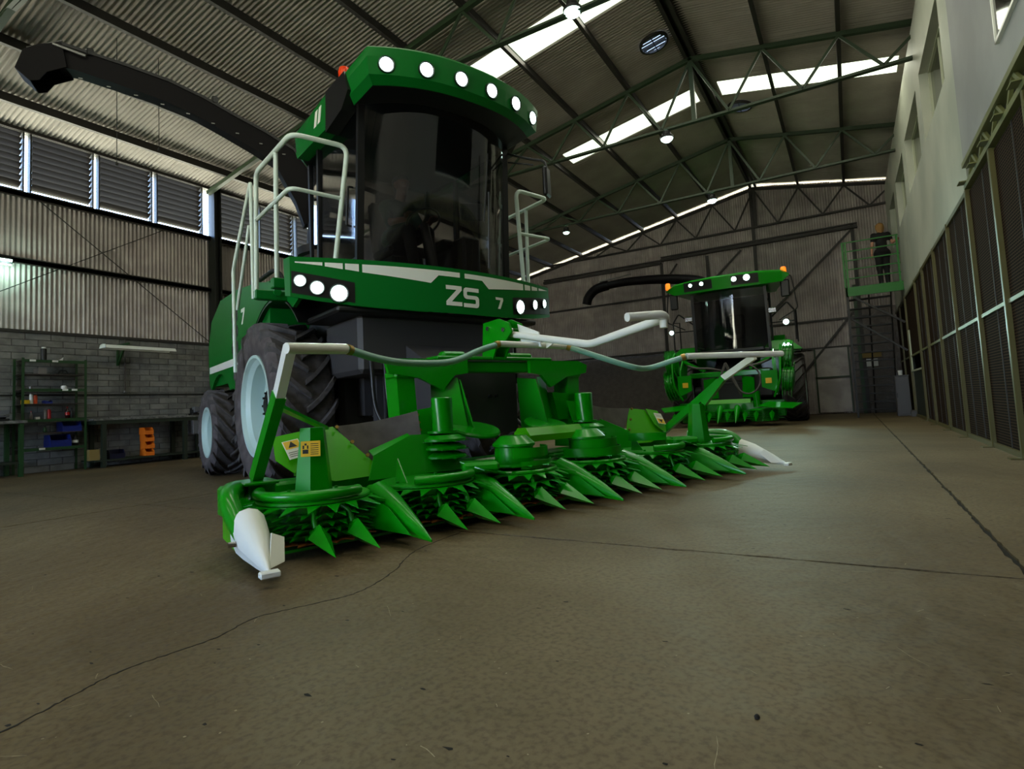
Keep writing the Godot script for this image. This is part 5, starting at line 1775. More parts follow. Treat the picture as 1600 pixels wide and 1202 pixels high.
	for q in prof:
		var xf = 1.24 - 0.16 * pow(absf(q[0]) / 1.5, 2.0)
		a0.append(Vector3(xf - 0.06, q[1], q[0])); a1.append(Vector3(xf, q[2] - 0.06, q[0]))
		b0.append(Vector3(-0.55, q[1], q[0] * 0.8)); b1.append(Vector3(xf - 0.12, q[2], q[0]))
	var b2 = []
	for q in prof: b2.append(Vector3(-0.55, q[2], q[0] * 0.8))
	strip(s, a1, a0, false); strip(s, b1, a1, false); strip(s, b2, b1, false); strip(s, a0, b0, false); strip(s, b0, b2, false)
	face(s, [a0[0], a1[0], b1[0], b2[0], b0[0]], Vector3(0, 0, -1)); face(s, [a0[-1], a1[-1], b1[-1], b2[-1], b0[-1]], Vector3(0, 0, 1))
	var roof = obj("cab_roof", s, M.green_paint, h)
	for q in [[0.34, 1.12], [-0.85, -0.16]]:
		s = stt()
		var qa = []; var qb = []
		for k in 5:
			var z = lerpf(q[0], q[1], k / 4.0)
			var xf = 1.24 - 0.16 * pow(absf(z) / 1.5, 2.0) + 0.006
			qa.append(Vector3(xf - 0.05, 3.78, z)); qb.append(Vector3(xf, 4.03, z))
		strip(s, qb, qa, false)
		obj("lamp_panel", s, M.black_plastic, roof)
	for q in [[0.93, 0.055, 1.0], [0.62, 0.06, 1.0], [-0.24, 0.075, 2.0], [-0.56, 0.095, 4.0]]:
		lamp_disc(roof, "roof_light", Vector3(1.235 - 0.16 * pow(absf(q[0]) / 1.5, 2.0), 3.94, q[0]), Vector3(1, -0.15, 0), q[1], M.lamp_white, q[2], 42.0)
	for z in [1.62, -1.45]:
		s = stt()
		lathe(s, [Vector2(0.07, 0), Vector2(0.07, 0.13), Vector2(0.055, 0.17), Vector2(0, 0.17)], Transform3D(Basis(), Vector3(0.9, 3.97, z)), 12)
		obj("beacon_light", s, M.amber_lit, roof)
	# spout swung to the left of the picture
	s = stt()
	var pts = [Vector3(-0.9, 2.5, 0.2), Vector3(-0.9, 3.7, 0.25), Vector3(-0.9, 4.35, 0.9), Vector3(-0.9, 4.58, 1.6), Vector3(-0.9, 4.72, 2.5), Vector3(-0.9, 4.78, 3.5), Vector3(-0.9, 4.74, 4.15)]
	var sp = smooth_path(pts, 5)
	var ra = []
	for i in sp.size(): ra.append(lerpf(0.20, 0.13, float(i) / (sp.size() - 1)))
	tube(s, sp, ra, 6)
	var spo = obj("spout", s, M.spout_black, h)
	s = stt()
	tube(s, smooth_path([Vector3(-0.9, 4.76, 4.05), Vector3(-0.9, 4.68, 4.5), Vector3(-0.9, 4.45, 4.78), Vector3(-0.9, 4.2, 4.88)], 4), 0.17, 4)
	obj("deflector", s, M.spout_black, spo)
	s = stt()
	tube(s, [Vector3(-0.78, 4.98, 3.2), Vector3(-0.78, 4.90, 4.3)], 0.025, 6)
	obj("deflector_cylinder", s, M.steel, spo)

	# its header, folded: middle rotors down, wings turned up at the sides
	var e = thing("folded_maize_header", "folded green maize header with upturned rotor wings on the far harvester", "header", at, turn)
	var dA = tooth_disc(0.36, 0.46, 22, 0.008, 0.03); var dB = tooth_disc(0.37, 0.43, 36, 0.006)
	for z in [0.82, 0.0, -0.82]:
		var r = group_node("rotor", e)
		r.position = Vector3(2.25, 0.28, z)
		s = stt()
		lathe(s, [Vector2(0.33, -0.16), Vector2(0.33, 0.12), Vector2(0.2, 0.15), Vector2(0, 0.15)], Transform3D(), 20)
		obj("drum", s, M.green_paint, r)
		for y in [0.10, 0.05, 0.0, -0.05, -0.1]:
			put("tooth_disc", dA if absf(y) > 0.07 else dB, M.green_paint, r, Transform3D(Basis(Vector3.UP, y * 7.0), Vector3(0, y, 0)))
	for sd in [1.0, -1.0]:
		for k in 2:
			var r = group_node("rotor", e)
			r.position = Vector3(2.05 - 0.2 * k, 1.12 + 0.55 * k, sd * 1.42)
			r.basis = Basis(Vector3(1, 0, 0), sd * (PI * 0.5 + 0.15)) * Basis(Vector3.UP, 0.3)
			s = stt()
			lathe(s, [Vector2(0.30, -0.12), Vector2(0.30, 0.12), Vector2(0.16, 0.14), Vector2(0, 0.14)], Transform3D(), 20)
			obj("drum", s, M.green_paint, r)
			for y in [0.10, 0.04, -0.04, -0.1]:
				put("tooth_disc", dA if absf(y) > 0.07 else dB, M.green_paint, r, Transform3D(Basis(Vector3.UP, y * 5.0), Vector3(0, y, 0)))
		s = stt()
		plate(s, [mv(Vector3(2.35, 0.75, 1.16), sd), mv(Vector3(2.3, 1.5, 1.12), sd), mv(Vector3(1.9, 1.9, 1.1), sd), mv(Vector3(1.5, 1.8, 1.1), sd), mv(Vector3(1.6, 0.75, 1.16), sd)], 0.03)
		plate(s, [mv(Vector3(2.32, 0.8, 1.2), sd), mv(Vector3(2.32, 1.35, 1.2), sd), mv(Vector3(2.36, 1.35, 0.84), sd), mv(Vector3(2.36, 0.95, 0.84), sd)], 0.02)
		var wf = obj("wing_frame", s, M.green_paint, e)
		s = stt()
		box(s, mv(Vector3(2.37, 1.1, 1.0), sd), Vector3(0.01, 0.13, 0.14))
		obj("notice_sticker", s, M.sticker_yellow, wf)
		s = stt()
		tube(s, round_path([mv(Vector3(2.3, 0.7, 1.1), sd), mv(Vector3(2.52, 1.1, 1.28), sd), mv(Vector3(2.42, 1.75, 1.3), sd), mv(Vector3(2.0, 1.98, 1.3), sd)], 0.2), 0.028, 8)
		obj("guard_tube", s, M.green_paint, e)
		s = stt()
		tube(s, smooth_path([mv(Vector3(1.7, 1.75, 1.2), sd), mv(Vector3(2.1, 1.55, 0.8), sd), mv(Vector3(2.2, 1.50, 0.4), sd), mv(Vector3(2.0, 1.42, 0.1), sd)], 6), 0.03, 8)
		obj("hydraulic_hose", s, M.rubber_flap, e)
		s = stt()
		bar(s, mv(Vector3(1.9, 1.75, 1.1), sd), mv(Vector3(2.0, 1.45, 0.55), sd), 0.10, 0.06)
		obj("fold_arm", s, M.green_paint, e)
		s = stt()
		plate(s, [mv(Vector3(2.3, 0.52, 1.7), sd), mv(Vector3(2.35, 0.62, 0.95), sd), mv(Vector3(2.75, 0.48, 0.75), sd), mv(Vector3(2.75, 0.45, 1.5), sd)], 0.02)
		obj("crop_sheet", s, M.green_paint, e)
		s = stt()
		plate(s, [mv(Vector3(1.9, 1.0, 0.62), sd), mv(Vector3(1.9, 1.22, 0.62), sd), mv(Vector3(1.7, 1.28, 0.3), sd), mv(Vector3(1.7, 0.72, 0.3), sd), mv(Vector3(1.95, 0.70, 0.6), sd)], 0.015)
		obj("inlet_plate", s, M.green_paint, e)
	s = stt()
	bmin(s, Vector3(1.62, 1.28, -1.0), Vector3(1.76, 1.42, 1.0), 0.015)
	obj("top_beam", s, M.green_paint, e)
	s = stt()
	bmin(s, Vector3(1.65, 0.2, -1.3), Vector3(1.85, 0.62, 1.3), 0.02)
	obj("main_beam", s, M.green_paint, e)
	s = stt()
	prism(s, [Vector2(-0.08, 0.58), Vector2(-0.08, 0.68), Vector2(0.1, 0.68), Vector2(0.14, 0.58)], -0.55, 0.55, Transform3D(Basis(), Vector3(2.25, 0, 0)))
	obj("gear_housing", s, M.green_bright, e)
	for k in 3:
		s = stt()
		cyl(s, Vector3(1.62, 0.78 + 0.15 * k, -0.32), Vector3(1.62, 0.78 + 0.15 * k, 0.32), 0.07, 10)
		obj("feed_roller", s, M.black_steel, e)
	for sd in [1.0, -1.0]:
		s = stt()
		lathe(s, [Vector2(0.09, 0.45), Vector2(0.09, 0.86), Vector2(0, 0.87)], Transform3D(Basis(), Vector3(2.0, 0, 0.66 * sd)), 8)
		obj("drive_tower", s, M.green_paint, e)
		s = stt()
		bar(s, Vector3(2.2, 1.62, 0.0), Vector3(2.3, 0.8, -0.34 if sd > 0 else 0.3), 0.05, 0.05)
		obj("boom_strut", s, M.rubber_flap, e)
	s = stt()
	var loop = []
	for k in 17:
		var a = TAU * k / 20.0 + 1.2
		loop.append(Vector3(2.35, 1.16 + 0.36 * sin(a), -0.52 + 0.3 * cos(a)))
	tube(s, loop, 0.022, 8)
	obj("hydraulic_hose", s, M.rubber_flap, e)
	var sm = snout_small()
	for z in [1.25, 0.62, 0.38, -0.05, -0.45, -0.70, -1.05]:
		put("small_snout", sm, M.green_paint, e, Transform3D(Basis(Vector3(0, 0, 1), -0.5), Vector3(2.95, 0.13, z)))
	var bg = snout_big(0.62, 0.10, 0.24)
	for z in [0.16, -0.25]:
		put("divider_snout", bg, M.green_paint, e, Transform3D(Basis(Vector3(0, 0, 1), -0.3), Vector3(3.0, 0.10, z)))
# ---------------------------------------------------------------- lamps, stairs, people, workshop
func make_lamps():
	var hb = [[Vector3(-3.18, 6.75, -7.76), "bright high-bay lamp under the truss over the near skylight", 5.0], [Vector3(-3.05, 6.53, -12.43), "bright high-bay lamp under the truss below the far left skylight", 5.0], [Vector3(-3.02, 6.48, -17.08), "bright high-bay lamp hanging nearest the back wall ridge", 4.0], [Vector3(-7.7, 6.48, -17.08), "small dim high-bay lamp left of the far truss above the far spout", 1.2]]
	for q in hb:
		var o = thing("high_bay_lamp", q[1], "lamp", q[0], 0.0, "high-bay lamps under the trusses")
		var k = 1.0 if q[2] > 2.0 else 0.8
		var s = stt()
		lathe(s, [Vector2(0.05, 0.16), Vector2(0.09, 0.14), Vector2(0.10, 0.06), Vector2(0.15 * k, 0.02), Vector2(0.15 * k, -0.02), Vector2(0.135 * k, -0.02)], Transform3D(), 20)
		obj("lamp_housing", s, M.black_steel, o)
		s = stt()
		lathe(s, [Vector2(0.0, -0.10 * k), Vector2(0.07 * k, -0.085 * k), Vector2(0.115 * k, -0.05 * k), Vector2(0.135 * k, -0.015)], Transform3D(), 20, true)
		obj("lamp_lens", s, M.lamp_white, o)
		s = stt()
		tube(s, [Vector3(0, 0.15, 0), Vector3(0, maxf(0.16, 6.7 - q[0].y), 0)], 0.012, 6)
		obj("hanger", s, M.black_steel, o)
		var l := SpotLight3D.new()
		l.name = "lamp_glow"
		l.light_energy = q[2]
		l.light_color = Color(0.90, 1.0, 0.95)
		l.light_size = 0.12
		l.spot_range = 40.0; l.spot_attenuation = 2.0
		l.spot_angle = 62.0; l.spot_angle_attenuation = 1.0
		l.shadow_enabled = true
		l.position = Vector3(0, -0.12, 0)
		l.rotation.x = -PI / 2
		o.add_child(l)
	var o = thing("wall_floodlight", "small lit floodlight on the corrugated left wall above the rack", "lamp", Vector3(XL + 0.14, 3.77, -3.99))
	var s = stt()
	box(s, Vector3(-0.02, 0.03, 0), Vector3(0.09, 0.14, 0.2), Basis(Vector3(0, 0, 1), 0.5), 0.015)
	obj("lamp_housing", s, M.black_steel, o)
	s = stt()
	box(s, Vector3(0.03, -0.0, 0), Vector3(0.008, 0.11, 0.17), Basis(Vector3(0, 0, 1), -0.5))
	obj("lamp_lens", s, M.lamp_white, o)
	s = stt()
	bar(s, Vector3(-0.06, 0.03, 0), Vector3(-0.12, 0.06, 0), 0.03, 0.03)
	obj("bracket", s, M.black_steel, o)
	var l := OmniLight3D.new()
	l.name = "lamp_glow"
	l.light_energy = 0.5
	l.light_color = Color(0.78, 1.0, 0.92)
	l.light_size = 0.08
	l.omni_range = 40.0; l.omni_attenuation = 2.0
	l.shadow_enabled = true
	l.position = Vector3(0.10, -0.07, 0)
	o.add_child(l)
	for q in [[Vector3(-9.6, 5.35, -5.03), 1.88, "thin pull cable hanging from the roof, the longer one over the spout"], [Vector3(-9.6, 4.88, -4.39), 2.3, "thin pull cable hanging from the roof nearer the wall lamp"]]:
		var c = thing("pull_cable", q[2], "cable", q[0], 0.0, "pull cables")
		s = stt()
		tube(s, [Vector3.ZERO, Vector3(0, roof_y(-9.6) - q[0].y - 0.02, 0)], 0.006, 5)
		obj("cord", s, M.ink, c)
		s = stt()
		lathe(s, [Vector2(0.0, -0.03), Vector2(0.02, -0.02), Vector2(0.02, 0.02), Vector2(0, 0.03)], Transform3D(), 8)
		obj("pull_knob", s, M.ink, c)

func make_stairs():
	var o = thing("stair_platform", "bright green steel landing with railing high by the office wall", "platform", Vector3(0, 0, 0))
	var s = stt()
	bmin(s, Vector3(0.10, 3.35, -18.34), Vector3(XR - 0.01, 3.60, -18.30)); bmin(s, Vector3(0.10, 3.35, -19.5), Vector3(0.14, 3.60, -18.3))
	obj("fascia", s, M.platform_green, o)
	s = stt()
	bmin(s, Vector3(0.12, 3.56, -19.5), Vector3(XR - 0.01, 3.60, -18.32))
	obj("deck", s, M.stair_dark, o)
	for p in [[0.10, -18.32], [0.17, -18.32], [1.36, -18.32], [0.12, -19.45]]:
		s = stt()
		bmin(s, Vector3(p[0] - 0.022, 3.6, p[1] - 0.022), Vector3(p[0] + 0.022, 4.86, p[1] + 0.022))
		obj("railing_post", s, M.platform_green, o)
	for k in 5:
		s = stt()
		var y = 3.84 + 0.255 * k
		bar(s, Vector3(0.08, y, -18.32), Vector3(1.40, y, -18.32), 0.03, 0.03)
		bar(s, Vector3(0.12, y, -18.32), Vector3(0.12, y, -19.45), 0.03, 0.03)
		obj("railing_bar", s, M.platform_green, o)
	var t = thing("steel_stairs", "dark open-tread steel stairs rising to the green landing", "stairs", Vector3.ZERO)
	for x in [0.12, 1.18]:
		s = stt()
		bar(s, Vector3(x, 0.02, -21.35), Vector3(x, 3.5, -19.3), 0.03, 0.16)
		obj("stringer", s, M.stair_dark, t)
	for k in 14:
		s = stt()
		var f = (k + 0.5) / 14.0
		box(s, Vector3(0.65, lerpf(0.0, 3.5, f), lerpf(-21.35, -19.3, f)), Vector3(1.03, 0.035, 0.20))
		obj("tread", s, M.stair_dark, t)
	s = stt()
	bar(s, Vector3(0.62, 0.0, -21.5), Vector3(0.66, 3.5, -19.5), 0.04, 0.04)
	obj("middle_rail", s, M.stair_dark, t)
	for q in [[Vector3(0.12, 0.0, -18.36), Vector3(0.12, 3.35, -18.36)]]:
		s = stt()
		bar(s, q[0], q[1], 0.05, 0.05)
		obj("support_post", s, M.stair_dark, t)
	for q in [[Vector3(0.16, 2.75, -18.5), Vector3(1.38, 1.75, -18.5)], [Vector3(0.3, 3.3, -18.4), Vector3(1.38, 2.5, -18.4)]]:
		s = stt()
		bar(s, q[0], q[1], 0.05, 0.06, Vector3(0, 0, 1))
		obj("brace", s, M.stair_dark, t)
	var c = thing("metal_cabinet", "narrow grey metal cabinet beside the foot of the stairs", "cabinet", Vector3(1.19, 0, -18.75))
	s = stt()
	bmin(s, Vector3(-0.16, 0.0, -0.2), Vector3(0.16, 1.08, 0.2), 0.01)
	obj("body", s, M.fridge_grey, c)
	s = stt()
	bmin(s, Vector3(-0.15, 0.06, 0.2), Vector3(0.15, 1.05, 0.215), 0.004)
	obj("door", s, M.fridge_grey, c)
	s = stt()
	bmin(s, Vector3(-0.17, 1.08, -0.21), Vector3(0.17, 1.10, 0.22))
	obj("top", s, M.steel_grey, c)
	s = stt()
	bmin(s, Vector3(-0.14, 0.5, 0.215), Vector3(-0.12, 0.62, 0.235))
	obj("handle", s, M.black_plastic, c)
	var u = thing("paper_cup", "white cup standing on the grey metal cabinet", "cup", Vector3(1.18, 1.10, -18.7))
	s = stt()
	lathe(s, [Vector2(0, 0), Vector2(0.045, 0), Vector2(0.055, 0.13), Vector2(0.05, 0.13), Vector2(0.04, 0.01), Vector2(0, 0.01)], Transform3D(), 14)
	obj("cup", s, M.white_plastic, u)
	var b = thing("small_carton", "small pale carton on the floor right of the grey cabinet", "box", Vector3(1.36, 0, -18.2))
	s = stt()
	bmin(s, Vector3(-0.06, 0, -0.1), Vector3(0.06, 0.16, 0.1), 0.004)
	obj("carton_body", s, M.fridge_grey, b)
	s = stt()
	bmin(s, Vector3(-0.015, 0.16, -0.1), Vector3(0.015, 0.162, 0.1))
	obj("tape", s, M.carton, b)
	var n = thing("wall_notice", "pair of white paper notices on the wall behind the stairs", "notice", Vector3(0.63, 1.62, ZB + 0.10))
	for k in 2:
		s = stt()
		bmin(s, Vector3(-0.16 + 0.19 * k, -0.12, 0), Vector3(0.0 + 0.19 * k, 0.12, 0.004))
		obj("sheet", s, M.white_plastic, n)
	s = stt()
	bmin(s, Vector3(-0.24, 0.16, 0), Vector3(0.30, 0.36, 0.05))
	obj("distribution_box", s, M.carton, n)

# ---------------------------------------------------------------- people: smooth union of tapered bones, meshed as surface nets
func surf_net(s: SurfaceTool, bones: Array, cell: float, k: float, xf := Transform3D()):
	var lo = Vector3(1e9, 1e9, 1e9); var hi = -lo
	for b in bones:
		var r = maxf(b[2], b[3]) + cell * 2.0 + k * 0.3
		for p in [b[0], b[1]]:
			lo = lo.min(p - Vector3.ONE * r); hi = hi.max(p + Vector3.ONE * r)
	var n = Vector3i(((hi - lo) / cell).ceil()) + Vector3i.ONE
	var f := PackedFloat32Array()
	f.resize(n.x * n.y * n.z)
	f.fill(1.0)
	for b in bones:
		var a: Vector3 = b[0]; var d: Vector3 = b[1] - b[0]
		var dd: float = maxf(d.length_squared(), 1e-8)
		var ra: float = b[2]; var rb: float = b[3]
		var pad = maxf(ra, rb) + k + cell * 2.0
		var l0 = Vector3i(((b[0].min(b[1]) - Vector3.ONE * pad - lo) / cell).floor()).max(Vector3i.ZERO)
		var l1 = Vector3i(((b[0].max(b[1]) + Vector3.ONE * pad - lo) / cell).ceil()).min(n - Vector3i.ONE)
		for z in range(l0.z, l1.z + 1):
			for y in range(l0.y, l1.y + 1):
				var i = (z * n.y + y) * n.x + l0.x
				for x in range(l0.x, l1.x + 1):
					var p = lo + Vector3(x, y, z) * cell - a
					var t = clampf(p.dot(d) / dd, 0.0, 1.0)
					var v = (p - d * t).length() - lerpf(ra, rb, t)
					var o = f[i]
					var hh = clampf(0.5 + 0.5 * (v - o) / k, 0.0, 1.0)
					f[i] = lerpf(v, o, hh) - k * hh * (1.0 - hh)
					i += 1
	var vid := {}
	var off = [0, 1, n.x, n.x + 1, n.x * n.y, n.x * n.y + 1, n.x * n.y + n.x, n.x * n.y + n.x + 1]
	var cor = [Vector3(0, 0, 0), Vector3(1, 0, 0), Vector3(0, 1, 0), Vector3(1, 1, 0), Vector3(0, 0, 1), Vector3(1, 0, 1), Vector3(0, 1, 1), Vector3(1, 1, 1)]
	var edges = [[0, 1], [2, 3], [4, 5], [6, 7], [0, 2], [1, 3], [4, 6], [5, 7], [0, 4], [1, 5], [2, 6], [3, 7]]
	for z in n.z - 1:
		for y in n.y - 1:
			for x in n.x - 1:
				var i = (z * n.y + y) * n.x + x
				var neg = 0
				for c in 8:
					if f[i + off[c]] < 0.0: neg += 1
				if neg == 0 or neg == 8: continue
				var acc = Vector3.ZERO; var m = 0
				for e in edges:
					var va = f[i + off[e[0]]]; var vb = f[i + off[e[1]]]
					if (va < 0.0) != (vb < 0.0):
						acc += cor[e[0]].lerp(cor[e[1]], va / (va - vb)); m += 1
				vid[i] = xf * (lo + (Vector3(x, y, z) + acc / m) * cell)
	sg += 1
	s.set_smooth_group(sg)
	for i in vid:
		for ax in 3:
			var st0 = [1, n.x, n.x * n.y][ax]
			var u = [n.x, n.x * n.y, 1][ax]; var w = [n.x * n.y, 1, n.x][ax]
			var a = f[i] < 0.0; var b = f[i + st0] < 0.0
			if a == b: continue
			if not (vid.has(i - u) and vid.has(i - w) and vid.has(i - u - w)): continue
			if a: quad(s, vid[i - u - w], vid[i - w], vid[i], vid[i - u])
			else: quad(s, vid[i - u - w], vid[i - u], vid[i], vid[i - w])
	s.set_smooth_group(-1)

func hand_bones(wrist: Vector3, dir: Vector3, palm_n: Vector3, thumb_side: float, curl: float) -> Array:
	var d = dir.normalized(); var nn = (palm_n - d * palm_n.dot(d)).normalized()
	var sx = d.cross(nn) * thumb_side
	var out = [[wrist, wrist + d * 0.035, 0.026, 0.024], [wrist + d * 0.035 + sx * 0.022, wrist + d * 0.085 + sx * 0.028, 0.018, 0.014], [wrist + d * 0.035 - sx * 0.018, wrist + d * 0.078 - sx * 0.026, 0.017, 0.013], [wrist + d * 0.04, wrist + d * 0.085, 0.018, 0.015]]
	var lens = [0.072, 0.080, 0.074, 0.058]
	for k in 4:
		var b = wrist + d * (0.088 - 0.004 * absf(k - 1.3)) + sx * (0.030 - 0.020 * k)
		var m = b + (d + nn * curl * 0.5).normalized() * lens[k] * 0.52
		var e = m + (d + nn * curl * 1.8).normalized() * lens[k] * 0.5
		out.append([b, m, 0.0095, 0.0085]); out.append([m, e, 0.0085, 0.007])
	var t0 = wrist + d * 0.03 + sx * 0.028
	var t1 = t0 + (d * 0.7 + sx * 0.75 + nn * 0.2).normalized() * 0.042
	out.append([t0, t1, 0.013, 0.0105]); out.append([t1, t1 + (d + sx * 0.25 + nn * 0.35).normalized() * 0.034, 0.0105, 0.008])
	return out

func head_bones(c: Vector3, fwd: Vector3) -> Array:
	var r = fwd.cross(Vector3.UP)
	var b = [[c + Vector3(0, 0.035, 0) - fwd * 0.02, c + Vector3(0, 0.035, 0) + fwd * 0.025, 0.088, 0.078], [c + fwd * 0.035 - Vector3(0, 0.01, 0), c + fwd * 0.05 - Vector3(0, 0.085, 0), 0.062, 0.036], [c - Vector3(0, 0.15, 0) - fwd * 0.025, c - Vector3(0, 0.03, 0) - fwd * 0.01, 0.056, 0.055]]
	b.append([c + fwd * 0.098 + Vector3(0, 0.005, 0), c + fwd * 0.118 - Vector3(0, 0.028, 0), 0.009, 0.014])
	for sx in [-1.0, 1.0]:
		b.append([c + r * sx * 0.083 + Vector3(0, 0.012, 0) - fwd * 0.008, c + r * sx * 0.083 - Vector3(0, 0.028, 0) - fwd * 0.002, 0.014, 0.009])
		b.append([c + r * sx * 0.016 + fwd * 0.092 + Vector3(0, 0.024, 0), c + r * sx * 0.05 + fwd * 0.080 + Vector3(0, 0.026, 0), 0.010, 0.009])
	b.append([c + fwd * 0.088 - r * 0.018 - Vector3(0, 0.056, 0), c + fwd * 0.088 + r * 0.018 - Vector3(0, 0.056, 0), 0.009, 0.009])
	return b

func face_marks(parent, c: Vector3, fwd: Vector3):
	var r = fwd.cross(Vector3.UP)
	for sx in [-1.0, 1.0]:
		var s = stt()
		lathe(s, [Vector2(0, -0.010), Vector2(0.009, -0.006), Vector2(0.010, 0.0), Vector2(0.009, 0.006), Vector2(0, 0.010)], Transform3D(Basis(), c + r * sx * 0.033 + fwd * 0.088 + Vector3(0, 0.008, 0)), 10, true)
		obj("eye", s, M.ink, parent)

func make_person():
	var o = thing("person", "person in black clothes with fair hair standing on the green landing, hand on the railing", "person", Vector3(1.03, 3.602, -18.62))
	var fwd = Vector3(-0.25, 0, -1).normalized()
	var r = fwd.cross(Vector3.UP).normalized()   # the person's right
	var hip = Vector3(0, 0.88, 0)
	var sh_r = Vector3(0, 1.39, 0) + r * 0.175; var sh_l = Vector3(0, 1.39, 0) - r * 0.175
	var el_r = sh_r + r * 0.10 + Vector3(0, -0.24, 0.02); var wr_r = el_r + Vector3(0.12, 0.04, 0.17)
	var el_l = sh_l - r * 0.05 + Vector3(0, -0.28, 0.02); var wr_l = el_l - r * 0.02 + Vector3(0, -0.22, -0.04)
	var hd = Vector3(0, 1.585, 0) + fwd * 0.03
	var torso = [[hip + Vector3(0, 0.0, 0) + r * 0.07, hip - r * 0.07, 0.115, 0.115], [hip, Vector3(0, 1.12, 0), 0.115, 0.105], [Vector3(0, 1.12, 0), Vector3(0, 1.32, 0), 0.11, 0.115], [sh_r - r * 0.06 - Vector3(0, 0.06, 0), sh_l + r * 0.06 - Vector3(0, 0.06, 0), 0.10, 0.10], [Vector3(0, 1.38, 0), hd - Vector3(0, 0.1, 0), 0.06, 0.055]]
	var legs = []
	for sx in [1.0, -1.0]:
		var h0 = hip + r * sx * 0.085 - Vector3(0, 0.04, 0); var kn = Vector3(0, 0.47, 0) + r * sx * 0.085 + fwd * 0.02; var an = Vector3(0, 0.08, 0) + r * sx * 0.08
		legs += [[h0, kn, 0.088, 0.058], [kn, an, 0.056, 0.04]]
	var arms = [[sh_r, el_r, 0.048, 0.038], [el_r, wr_r, 0.038, 0.027], [sh_l, el_l, 0.048, 0.038], [el_l, wr_l, 0.038, 0.027]]
	var s = stt()
	surf_net(s, torso + legs + arms + [[hd - Vector3(0, 0.12, 0), hd, 0.055, 0.06]], 0.014, 0.03)
	surf_net(s, head_bones(hd, fwd), 0.007, 0.02)
	surf_net(s, hand_bones(wr_l, wr_l - el_l, r, 1.0, 0.35), 0.0045, 0.006)
	surf_net(s, hand_bones(wr_r, (wr_r - el_r) * Vector3(1, 0.4, 1), Vector3(0.1, -1, 0), -1.0, 0.9), 0.0045, 0.006)
	var body = obj("body", s, M.skin, o)
	face_marks(body, hd, fwd)
	s = stt()
	var top = []
	for b in torso.slice(0, 4): top.append([b[0], b[1], b[2] + 0.014, b[3] + 0.014])
	top.append([sh_r, sh_r.lerp(el_r, 0.55), 0.066, 0.055]); top.append([sh_l, sh_l.lerp(el_l, 0.55), 0.066, 0.055])
	top.append([Vector3(0, 1.40, 0), Vector3(0, 1.44, 0), 0.072, 0.068])
	surf_net(s, top, 0.013, 0.035)
	obj("shirt", s, M.cloth_black, body)
	s = stt()
	var tr = [[hip + r * 0.07 - Vector3(0, 0.02, 0), hip - r * 0.07 - Vector3(0, 0.02, 0), 0.135, 0.135]]
	for b in legs: tr.append([b[0], b[1], b[2] + 0.014, b[3] + 0.016])
	surf_net(s, tr, 0.013, 0.03)
	obj("trousers", s, M.cloth_black, body)
	s = stt()
	for sx in [1.0, -1.0]:
		var an = r * sx * 0.08
		surf_net(s, [[an + Vector3(0, 0.05, 0) - fwd * 0.03, an + Vector3(0, 0.04, 0) + fwd * 0.15, 0.045, 0.035]], 0.012, 0.02)
	obj("shoes", s, M.ink, body)
	s = stt()
	surf_net(s, [[hd + Vector3(0, 0.045, 0) - fwd * 0.03, hd + Vector3(0, 0.055, 0) + fwd * 0.02, 0.100, 0.090], [hd - fwd * 0.06 + Vector3(0, 0.02, 0), hd - fwd * 0.075 - Vector3(0, 0.13, 0), 0.070, 0.045], [hd - fwd * 0.03 + r * 0.06, hd - fwd * 0.05 + r * 0.05 - Vector3(0, 0.11, 0), 0.05, 0.03], [hd - fwd * 0.03 - r * 0.06, hd - fwd * 0.05 - r * 0.05 - Vector3(0, 0.11, 0), 0.05, 0.03]], 0.008, 0.02)
	obj("hair", s, M.hair_blond, body)

